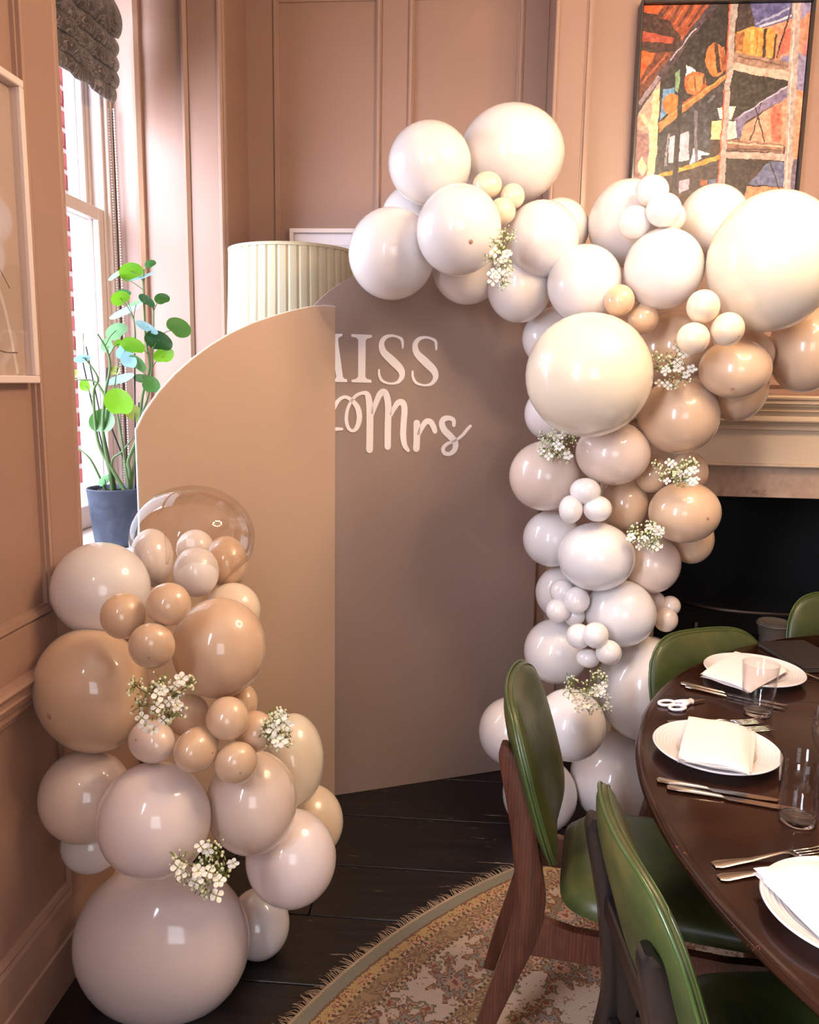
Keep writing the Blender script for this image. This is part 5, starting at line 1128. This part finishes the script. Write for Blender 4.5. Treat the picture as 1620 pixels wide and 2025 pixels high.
# ---------------- potted plant
pp = empty('potted_plant', (-1.212, 2.62, .956)); tag(pp, 'round-leaved green plant in a blue grey pot on the window sill', 'plant')
ppl = pp.location.copy()
bm = bmesh.new(); lathe(bm, [(0, 0), (.062, 0), (.068, .006), (.088, .190), (.090, .197), (.086, .200), (.080, .195), (.078, .180), (0, .178)], 48); build('pot', bm, M_pot, pp, True, sharp=50)
bm = bmesh.new()
for k in range(260):
    a, r_ = rng.uniform(0, 2*pi), .076*sqrt(rng.random()); q = bmesh.ops.create_icosphere(bm, subdivisions=1, radius=rng.uniform(.003, .006))
    for v in q['verts']: v.co += Vector((r_*cos(a), r_*sin(a), .182+rng.uniform(0, .004)))
o = build('gravel', bm, M_soil, pp); o['kind'] = 'stuff'
stempts = []
for i, s_ in enumerate(STEMS):
    pts = [Vector(p)-ppl for p in s_]; pts[0] = Vector((max(-.06, min(.06, pts[0].x)), rng.uniform(-.02, .02), .178)) if pts[0].z < .3 else pts[0]
    C_ = [Vector(p) for p in catmull([tuple(p) for p in pts], 5)]; stempts += C_
    r0_ = .0075 if i in (0, 2, 3) else .005
    bm = bmesh.new(); tube(bm, C_, [r0_*(1-.65*k/len(C_)) for k in range(len(C_))], 8); build('stem', bm, M_stem, pp, True)
for s_ in STAKES:
    pts = [Vector(p)-ppl for p in s_]; pts[0].z = max(pts[0].z, .178)
    bm = bmesh.new(); tube(bm, pts, .0028, 6); build('support_stake', bm, M_stake, pp)
def leaf_mesh(ci):
    bm = bmesh.new(); n = 20; rings = []; cen = bm.verts.new((0, 0, 0))
    for ring in (.5, 1.0):
        rr = []
        for k in range(n):
            a = 2*pi*k/n; rad = ring*(1+.10*cos(a-pi/2)**1 - .22*max(0, cos(a+pi/2))**8)
            if True: rad *= (1-.12*max(0, -cos(a+pi/2)))
            x, z = rad*cos(a), rad*sin(a); rr.append(bm.verts.new((x, -.16*ring**2+.10*abs(x)*0-.05*(x*x), z)))
        rings.append(rr)
    for k in range(n): bm.faces.new((cen, rings[0][k], rings[0][(k+1) % n])); bm.faces.new((rings[0][k], rings[1][k], rings[1][(k+1) % n], rings[0][(k+1) % n]))
    me = bpy.data.meshes.new('leaf'); bmesh.ops.recalc_face_normals(bm, faces=bm.faces); bm.to_mesh(me); bm.free(); me.materials.append(LEAFM[ci])
    for p in me.polygons: p.use_smooth = True
    return me
LM = [leaf_mesh(i) for i in range(6)]
for (c, rx, rz, a, ci) in LEAVES:
    c = Vector(c)-ppl; o = link('leaf', LM[ci], pp, c)
    th_ = math.acos(min(.97, rz/rx)) if rz < rx else 0     # lean back so the leaf foreshortens
    th_ = max(.25, th_)*rng.choice((1, 1, -1))
    rx *= 1.12; rz *= 1.12; R_ = max(rx, rz)
    o.rotation_euler = (Matrix.Rotation(radians(a*1.0), 3, 'Y') @ Matrix.Rotation(th_, 3, 'X')).to_euler()
    o.scale = (R_*(rx/R_), R_*.8, R_)
    # petiole
    nb = min(stempts, key=lambda p: (p-c-Vector((0, 0, -.04))).length)
    bm = bmesh.new(); mid = (c+nb)/2+Vector((0, 0, .008)); tube(bm, catmull([tuple(nb), tuple(mid), tuple(c)], 4), .0014, 5); build('petiole', bm, M_stem, pp, True)

# ---------------- balloons
def balloon_mesh():
    bm = bmesh.new(); N = 40; prof = []
    K = 26
    for k in range(K+1):
        ph = pi*k/K; z = cos(ph); r_ = sin(ph)
        if z < 0: r_ *= (1-.10*abs(z)**3); z *= 1.04
        prof.append((max(0, r_) if 0 < k < K else 0, z))
    lathe(bm, prof[::-1], N)
    return bm
bbm = {}
for k, m in BM.items():
    bm = balloon_mesh(); bmesh.ops.recalc_face_normals(bm, faces=bm.faces); me = bpy.data.meshes.new('balloon_skin'); bm.to_mesh(me); bm.free(); me.materials.append(m)
    for p in me.polygons: p.use_smooth = True
    bbm[k] = me
km = {}
for k, m in BM.items():
    bm = bmesh.new(); lathe(bm, [(0, -1.03), (.035, -1.035), (.045, -1.06), (.03, -1.09), (.028, -1.11), (.07, -1.16), (.06, -1.165), (0, -1.12)], 10)
    bmesh.ops.recalc_face_normals(bm, faces=bm.faces); me = bpy.data.meshes.new('knot'); bm.to_mesh(me); bm.free(); me.materials.append(m); km[k] = me
bm = bmesh.new(); lathe(bm, [(0, 1.012), (.022, 1.008), (.045, 1.001), (.055, .996)], 12); bmesh.ops.recalc_face_normals(bm, faces=bm.faces)
tipme = bpy.data.meshes.new('tip'); bm.to_mesh(tipme); bm.free(); tipme.materials.append(M_tip)
for p in tipme.polygons: p.use_smooth = True
GR = dict(T='balloons of the garland over the arched board', K='balloons of the column beside the fireplace', L='balloons of the left stack', I='balloons inside the clear balloon')
for key, colk, c, (a, b, L), q, dot, label in BALLOONS:
    e = empty('balloon', c); e.rotation_mode = 'QUATERNION'; e.rotation_quaternion = q; e.scale = (a, b, L)
    o = link('skin', bbm[colk], e); link('knot', km[colk], e)
    if dot: tag(link('tip', tipme, e), 'darker tip')
    tag(e, label, 'balloon', GR[key])
(c, a, b) = BOBO
e = empty('clear_balloon', c); tag(e, 'clear see-through balloon holding four small balloons, atop the left stack', 'balloon')
bm = bmesh.new(); bmesh.ops.create_uvsphere(bm, u_segments=64, v_segments=40, radius=1)
for v in bm.verts: v.co = Vector((v.co.x*a, v.co.y*a, v.co.z*b))
build('film', bm, M_film, e, True)
bm = bmesh.new(); lathe(bm, [(.012, -.158), (.006, -.140), (.010, -.125), (.03, -.1235)], 12, c=(.03, 0, -.012)); build('neck', bm, M_film, e, True)
bm = bmesh.new(); tube(bm, [(-.035, -.10, .03), (-.03, -.09, -.01), (-.038, -.085, -.05)], [.002, .009, .004], 6); build('wrinkle', bm, M_film, e, True)

# ---------------- flower sprigs
def blossom_meshes():
    out_ = []
    for var in range(3):
        bm = bmesh.new(); r2 = random.Random(var)
        for k in range(4+var % 2):
            a = 2*pi*k/(4+var % 2)+r2.uniform(-.1, .1); d = Vector((cos(a), sin(a), 0)); s_ = Vector((-sin(a), cos(a), 0)); L = .0150*r2.uniform(.9, 1.12)
            c0 = bm.verts.new(d*.0012); l1 = bm.verts.new(d*L*.55+s_*.0058+V(0, 0, .0024)); r1 = bm.verts.new(d*L*.55-s_*.0058+V(0, 0, .0024)); tip = bm.verts.new(d*L+V(0, 0, .0004)); m_ = bm.verts.new(d*L*.55+V(0, 0, .0006))
            l2 = bm.verts.new(d*L*.88+s_*.0042+V(0, 0, .0012)); r2_ = bm.verts.new(d*L*.88-s_*.0042+V(0, 0, .0012))
            bm.faces.new((c0, m_, l1)); bm.faces.new((c0, r1, m_)); bm.faces.new((m_, l2, l1)); bm.faces.new((m_, r1, r2_)); bm.faces.new((m_, tip, l2)); bm.faces.new((m_, r2_, tip))
        me = bpy.data.meshes.new('blossom'); bm.to_mesh(me); bm.free(); me.materials.append(M_petal); me.materials.append(M_centre)
        b2 = bmesh.new(); b2.from_mesh(me); n0 = len(b2.faces); bmesh.ops.create_icosphere(b2, subdivisions=1, radius=.0022, matrix=Matrix.Translation((0, 0, .0012)))
        b2.faces.ensure_lookup_table()
        for f in b2.faces[n0:]: f.material_index = 1
        b2.to_mesh(me); b2.free(); out_.append(me)
    return out_
BL = blossom_meshes()
for si, (c, rx, rz, vv, lab) in enumerate(SPRIGS):
    r2 = random.Random(100+si); vw = Vector(vv); rgt = Vector((-vw.y, vw.x, 0)).normalized(); 
    if rgt.x < 0: rgt = -rgt
    up = Vector((0, 0, 1)); e = empty('flower_sprig', c)
    tag(e, 'white and green gypsophila '+lab, 'flowers', 'artificial gypsophila sprigs among the balloons')
    root_ = -vw*.045+up*(-rz*.1)
    sm_ = bmesh.new(); bu = bmesh.new(); nst = 34
    def put(u, w, d): return rgt*u*rx+up*w*rz+vw*d
    hubs = []
    for k in range(9):
        a = 2*pi*k/9+r2.uniform(-.3, .3); rr = r2.uniform(.45, .8) if k % 3 else r2.uniform(.1, .4)
        hubs.append(put(rr*cos(a), rr*sin(a), .010+.02*(1-rr*rr)))
    for h in hubs:
        mid = root_*.35+h*.5+rgt*r2.uniform(-.006, .006)
        tube(sm_, catmull([tuple(root_*.6), tuple(mid), tuple(h)], 3), .0012, 5, False)
        sub = h-root_*.2
        for j in range(16):
            d_ = Vector((r2.gauss(0, 1), r2.gauss(0, 1), r2.gauss(0, 1))).normalized(); L = r2.uniform(.010, .024); p = h+d_*L*Vector((1, 1, 1)).length/1.73+vw*.006
            u_, w_ = (p.dot(rgt))/rx, p.z/rz
            m_ = math.hypot(u_, w_)
            if m_ > 1: p -= (rgt*u_*rx+up*w_*rz)*(1-1/m_)
            tube(sm_, [tuple(h), tuple((h+p)/2+Vector((0, 0, .002))), tuple(p)], .0006, 4, False)
            q = bmesh.ops.create_icosphere(bu, subdivisions=1, radius=r2.choice((.0022, .0028, .0034, .0040)))
            for v in q['verts']: v.co = Vector((v.co.x, v.co.y, v.co.z*1.15))+p
        for j in range(12):
            p = h+Vector((r2.uniform(-1, 1), r2.uniform(-1, 1), r2.uniform(-1, 1)))*.016; d_ = Vector((r2.uniform(-1, 1), r2.uniform(-1, 1), r2.uniform(-1, 1))).normalized(); s_ = d_.orthogonal().normalized()
            vs = [sm_.verts.new(p), sm_.verts.new(p+d_*.007+s_*.0018), sm_.verts.new(p+d_*.014), sm_.verts.new(p+d_*.007-s_*.0018)]; sm_.faces.new(vs)
    for k in range(int(5+rx*rz*1300)):
        a = r2.uniform(0, 2*pi); rr = sqrt(r2.random())*.78
        p = put(rr*cos(a), rr*sin(a)-.12, .030+.024*(1-rr*rr))
        o = link('blossom', BL[k % 3], e, p); d_ = (vw+Vector((r2.uniform(-.7, .7), 0, r2.uniform(-.6, .7)))).normalized(); o.rotation_euler = d_.to_track_quat('Z', 'Y').to_euler(); s_ = r2.uniform(.72, 1.1); o.scale = (s_, s_, s_)
    o = build('stems', sm_, M_fstem, e); o['kind'] = 'stuff'; o = build('buds', bu, M_bud, e, True); o['kind'] = 'stuff'

# ---------------- place settings
def plate(x, y, label):
    e = empty('dinner_plate', (x, y, .7505)); bm = bmesh.new()
    prof = [(0, .004), (.06, .004), (.068, 0), (.074, 0), (.078, .005), (.118, .016), (.128, .021), (.130, .0235), (.127, .0255)]
    r = .124; z = .0235
    for k in range(6): prof += [(r, z), (r-.003, z-.0022), (r-.006, z-.0008)]; r -= .0072; z -= .0016
    prof += [(r, z-.002), (.06, .010), (0, .009)]
    lathe(bm, prof, 96); build('dish', bm, M_porc, e, True); tag(e, label, 'plate', 'white ridged plates on the table')
    return e
plate(.785, 2.14, 'white ridged plate behind the far tumbler'); plate(.540, 1.648, 'white ridged plate in the middle between scissors and knives'); plate(.585, 1.118, 'white ridged plate nearest the camera at the bottom right')
def napkin(q, label, layers=3, dx=(0, 0), z0=.7775, upper=None):
    e = empty('napkin', (q[0][0], q[0][1], z0)); base = Vector(e.location)
    cen = sum((Vector(p) for p in q), Vector())/4
    for k in range(layers):
        bm = bmesh.new(); z = k*.0042; sh_ = Vector((.006*sin(k*2.1), -.004*k, 0)) if k < layers-1 else Vector((0, 0, 0)); N = 14; G = []
        for lv in (0, 1):
            g = []
            for j in range(N+1):
                row = []
                for i in range(N+1):
                    u, v = i/N, j/N; P = Vector(q[0]).lerp(Vector(q[3]), u).lerp(Vector(q[1]).lerp(Vector(q[2]), u), v)+sh_
                    ex = min(u, 1-u, v, 1-v); edge = min(1, ex/.05)
                    droop = -.0035*(2*abs(u-.5))**3-.002*(2*abs(v-.5))**3+.0012*sin(u*9+k)+.001*sin(v*7+k*2)
                    zz = z+droop+(.0040*edge**.5 if lv else 0)
                    row.append(bm.verts.new((P.x-base.x, P.y-base.y, zz)))
                g.append(row)
            G.append(g)
            for j in range(N):
                for i in range(N): f = [g[j][i], g[j][i+1], g[j+1][i+1], g[j+1][i]]; bm.faces.new(f)
        for j in range(N):
            for i_ in (0, N): bm.faces.new((G[0][j][i_], G[0][j+1][i_], G[1][j+1][i_], G[1][j][i_])); bm.faces.new((G[0][i_][j], G[0][i_][j+1], G[1][i_][j+1], G[1][i_][j]))
        build('fold', bm, M_napkin, e, True, sharp=60)
    tag(e, label, 'napkin', 'folded white napkins on the plates')
napkin(NAP['n1'], 'folded white napkin on the far plate behind the tumbler'); napkin(NAP['n2u'], 'second folded white napkin peeping right under the middle one', 2, z0=.774)
napkin(NAP['n2'], 'folded white napkin on the middle plate', 3, z0=.7835); napkin(NAP['n3'], 'folded white napkin on the nearest plate at the bottom right')

def frame_along(p, q):
    p, q = Vector(p), Vector(q); d = q-p; return p, atan2(d.y, d.x), d.length
def knife(p, q, label, z=.7512):
    p, a, L = frame_along((p[0], p[1], 0), (q[0], q[1], 0)); e = empty('table_knife', (p.x, p.y, z), a)
    bm = bmesh.new(); secs = [(0, .005, .006), (.004, .0095, .008), (L*.2, .0085, .0085), (L*.40, .006, .007), (L*.43, .0045, .005)]
    rings = []
    for x, w, h in secs: rings.append([bm.verts.new((x, w*cos(2*pi*k/10), h/2+h/2*sin(2*pi*k/10))) for k in range(10)])
    for A, B_ in zip(rings, rings[1:]):
        for k in range(10): bm.faces.new((A[k], A[(k+1) % 10], B_[(k+1) % 10], B_[k]))
    bm.faces.new(rings[0]); bm.faces.new(rings[-1][::-1]); build('handle', bm, M_steel, e, True, sharp=50)
    bm = bmesh.new(); bl = [(L*.42, -.004), (L*.46, -.010), (L*.8, -.0105), (L*.95, -.006), (L, .004), (L*.9, .0065), (L*.6, .0065), (L*.42, .004)]
    prism(bm, bl, lambda x, y: (x, y, .0032), lambda x, y: (x, y, .0018)); build('blade', bm, M_steel, e)
    tag(e, label, 'knife', 'steel table knives beside the plates')
def fork(p, q, label, z=.7512):
    p, a, L = frame_along((p[0], p[1], 0), (q[0], q[1], 0)); e = empty('table_fork', (p.x, p.y, z), a)
    bm = bmesh.new(); secs = [(0, .007, .0018, .002), (.01, .0105, .0022, .002), (L*.3, .006, .003, .003), (L*.55, .0032, .0035, .009), (L*.60, .004, .0032, .0085), (L*.64, .0105, .0022, .005), (L*.69, .0125, .0018, .002)]
    rings = []
    for x, w, h, z_ in secs: rings.append([bm.verts.new((x, w*cos(2*pi*k/10), z_+h/2*sin(2*pi*k/10))) for k in range(10)])
    for A, B_ in zip(rings, rings[1:]):
        for k in range(10): bm.faces.new((A[k], A[(k+1) % 10], B_[(k+1) % 10], B_[k]))
    bm.faces.new(rings[0]); bm.faces.new(rings[-1][::-1]); build('handle', bm, M_steel, e, True, sharp=60)
    for k in range(4):
        y = (-1.5+k)*.0072; bm = bmesh.new(); tube(bm, [(L*.68, y*.95, .0022), (L*.82, y, .0024), (L*.93, y, .005), (L, y, .010)], [.0017, .0016, .0014, .0009], 6); build('tine', bm, M_steel, e, True)
    tag(e, label, 'fork', 'steel forks beside the plates')
knife((.572, 2.062), (.800, 1.936), 'upper steel knife above the scissors, passing behind the far tumbler')
knife((.578, 2.040), (.785, 1.915), 'lower steel knife above the scissors, nearer the middle plate')
knife((.389, 1.520), (.610, 1.462), 'steel knife just below the middle plate')
knife((.402, 1.492), (.637, 1.430), 'lower of the two steel knives below the middle plate, nearest us')
fork((.478, 1.808), (.700, 1.830), 'steel fork behind the middle plate, further one')
fork((.452, 1.775), (.712, 1.790), 'steel fork behind the middle plate, nearer one')
fork((.418, 1.240), (.640, 1.305), 'steel fork above the nearest plate')
fork((.416, 1.205), (.630, 1.262), 'steel fork half covered by the nearest plate')
fork((1.00, 2.10), (.860, 2.240), 'steel fork right of the far plate beside the menu')
def tumbler(x, y, rb_, rt_, h, label):
    e = empty('tumbler', (x, y, .7508)); bm = bmesh.new(); w = .0016
    prof = [(0, .0), (rb_-.003, 0), (rb_, .003), (rb_+(rt_-rb_)*.5, h*.5), (rt_, h-.001), (rt_-w*.5, h), (rt_-w, h-.001), (rb_+(rt_-rb_)*.5-w, h*.5), (rb_-w-.001, .018), (rb_*.7, .0125), (0, .0115)]
    lathe(bm, prof, 64); build('glass_body', bm, M_wallglass, e, True, sharp=60); bm = bmesh.new(); lathe(bm, [(0, .0004), (rb_-.005, .0004), (rb_-.003, .003), (rb_-.0028, .009), (rb_*.6, .0112), (0, .0112)], 48); build('thick_base', bm, M_glass, e, True, sharp=50); tag(e, label, 'glass', 'clear straight tumblers')
tumbler(.708, 1.888, .0335, .0425, .128, 'clear tumbler standing before the far plate'); tumbler(.612, 1.396, .0335, .0385, .126, 'clear tumbler right of the middle plate, nearer us')
def stemless(x, y, label):
    e = empty('wine_glass', (x, y, .7508)); bm = bmesh.new(); w = .0012; h = .125
    pr = [(0, 0), (.018, 0), (.026, .004), (.040, .030), (.0455, .055), (.043, .085), (.036, .118), (.0345, h)]
    inn = [(max(0, r-w), z if i > 2 else z+.006) for i, (r, z) in enumerate(pr)][::-1]; inn[0] = (.0345-w, h)
    oo = catmull(pr, 4); ii = catmull(inn, 4); lathe(bm, [(max(0, a), b) for a, b in oo]+[(max(0, a), b) for a, b in ii], 64)
    build('bowl', bm, M_wallglass, e, True); tag(e, label, 'wine glass', 'stemless wine glasses')
stemless(1.005, 2.085, 'stemless wine glass at the right edge beside the far plate'); stemless(.790, 1.665, 'stemless wine glass at the right edge beside the middle plate')
# menu
mn = empty('menu_book', (.975, 2.30, .7508), atan2(2.188-2.412, .936-.886)); tag(mn, 'closed black menu book lying behind the far plate', 'book')
bm = bmesh.new(); box(bm, -.115, .115, -.005, .150, .012, .016, .002); build('cover', bm, M_menu, mn)
bm = bmesh.new(); box(bm, -.115, .115, -.005, .150, 0, .004, .002); build('cover', bm, M_menu, mn)
bm = bmesh.new(); box(bm, -.112, .112, -.001, .147, .004, .012); build('pages', bm, M_menup, mn)
mn.location.x -= .06
# scissors
sc = empty('scissors', (.548, 1.925, .7512), atan2(.060, .118)); tag(sc, 'small scissors with white handles lying above the middle plate', 'scissors')
for s_, oy in ((1, .016), (-1, -.016)):
    bm = bmesh.new(); R_ = []
    cx_, cy_ = -.044+(.006 if s_ < 0 else 0), oy
    pts = [Vector((cx_+.021*cos(a), cy_+.0135*sin(a), .004)) for a in [2*pi*k/28 for k in range(28)]]
    N = len(pts); rings = []
    for i, p in enumerate(pts):
        t_ = (pts[(i+1) % N]-pts[i-1]).normalized(); a_ = Vector((0, 0, 1)); b_ = t_.cross(a_)
        rings.append([bm.verts.new(p+a_*.0035*cos(2*pi*k/8)+b_*.0042*sin(2*pi*k/8)) for k in range(8)])
    for i in range(N):
        for k in range(8): bm.faces.new((rings[i][k], rings[i][(k+1) % 8], rings[(i+1) % N][(k+1) % 8], rings[(i+1) % N][k]))
    tube(bm, [(-.025, oy*.9, .004), (-.005, oy*.5, .0045), (.022, -oy*.25, .005)], [.004, .0062, .0065], 8)
    h_ = build('handle', bm, M_scis, sc, True); h_.rotation_euler.z = 0
    bm = bmesh.new(); prism(bm, [(.01, -.003*s_-.003), (.065, -s_*.001-.001), (.058, .003), (.01, .004)], lambda x, y: (x, y, .004+s_*.0007), lambda x, y: (x, y, .0030+s_*.0007)); build('blade', bm, M_steel, sc)

# ---------------- chandelier (above the frame; its ring of bulbs lights the room and shows in the balloons)
cd = empty('ring_chandelier', (.95, 1.62, 2.62)); tag(cd, 'ring chandelier with small warm bulbs hanging over the table', 'chandelier')
M_bulb = plain('warm_bulb', (255, 220, 170), .4, emis=((255, 205, 150), 12))
bm = bmesh.new(); pts = [Vector((.30*cos(a), .30*sin(a), 0)) for a in [2*pi*k/48 for k in range(48)]]
N = 48; rings = []
for i, p in enumerate(pts):
    n_ = p.normalized(); rings.append([bm.verts.new(p+n_*.008*cos(2*pi*k/8)+Vector((0, 0, 1))*.008*sin(2*pi*k/8)) for k in range(8)])
for i in range(N):
    for k in range(8): bm.faces.new((rings[i][k], rings[i][(k+1) % 8], rings[(i+1) % N][(k+1) % 8], rings[(i+1) % N][k]))
build('ring', bm, M_brass, cd, True)
for k in range(3): a = 2*pi*k/3; bm = bmesh.new(); tube(bm, [(.3*cos(a), .3*sin(a), 0), (0, 0, .45)], .003, 6); build('cable', bm, M_brass, cd)
bm = bmesh.new(); tube(bm, [(0, 0, .45), (0, 0, ZC-2.62)], .004, 6); build('cable', bm, M_brass, cd)
bm = bmesh.new(); lathe(bm, [(0, 0), (.06, 0), (.06, -.02), (0, -.03)], 24, c=(0, 0, ZC-2.62)); build('ceiling_rose', bm, M_brass, cd, True)
for k in range(9):
    a = 2*pi*k/9; bm = bmesh.new(); bmesh.ops.create_icosphere(bm, subdivisions=3, radius=.026, matrix=Matrix.Translation((.30*cos(a), .30*sin(a), -.066))); build('bulb', bm, M_bulb, cd, True)
    bm = bmesh.new(); tube(bm, [(.30*cos(a), .30*sin(a), -.004), (.30*cos(a), .30*sin(a), -.028)], .009, 8); build('bulb_holder', bm, M_brass, cd, True)

    pl_ = bpy.data.lights.new('bulb_glow', 'POINT'); pl_.energy = 15.5; pl_.shadow_soft_size = .042; pl_.color = (1.0, .72, .46)
    po = bpy.data.objects.new('bulb_glow', pl_); COL.objects.link(po); po.parent = cd; po.location = (.30*cos(a), .30*sin(a), -.066)
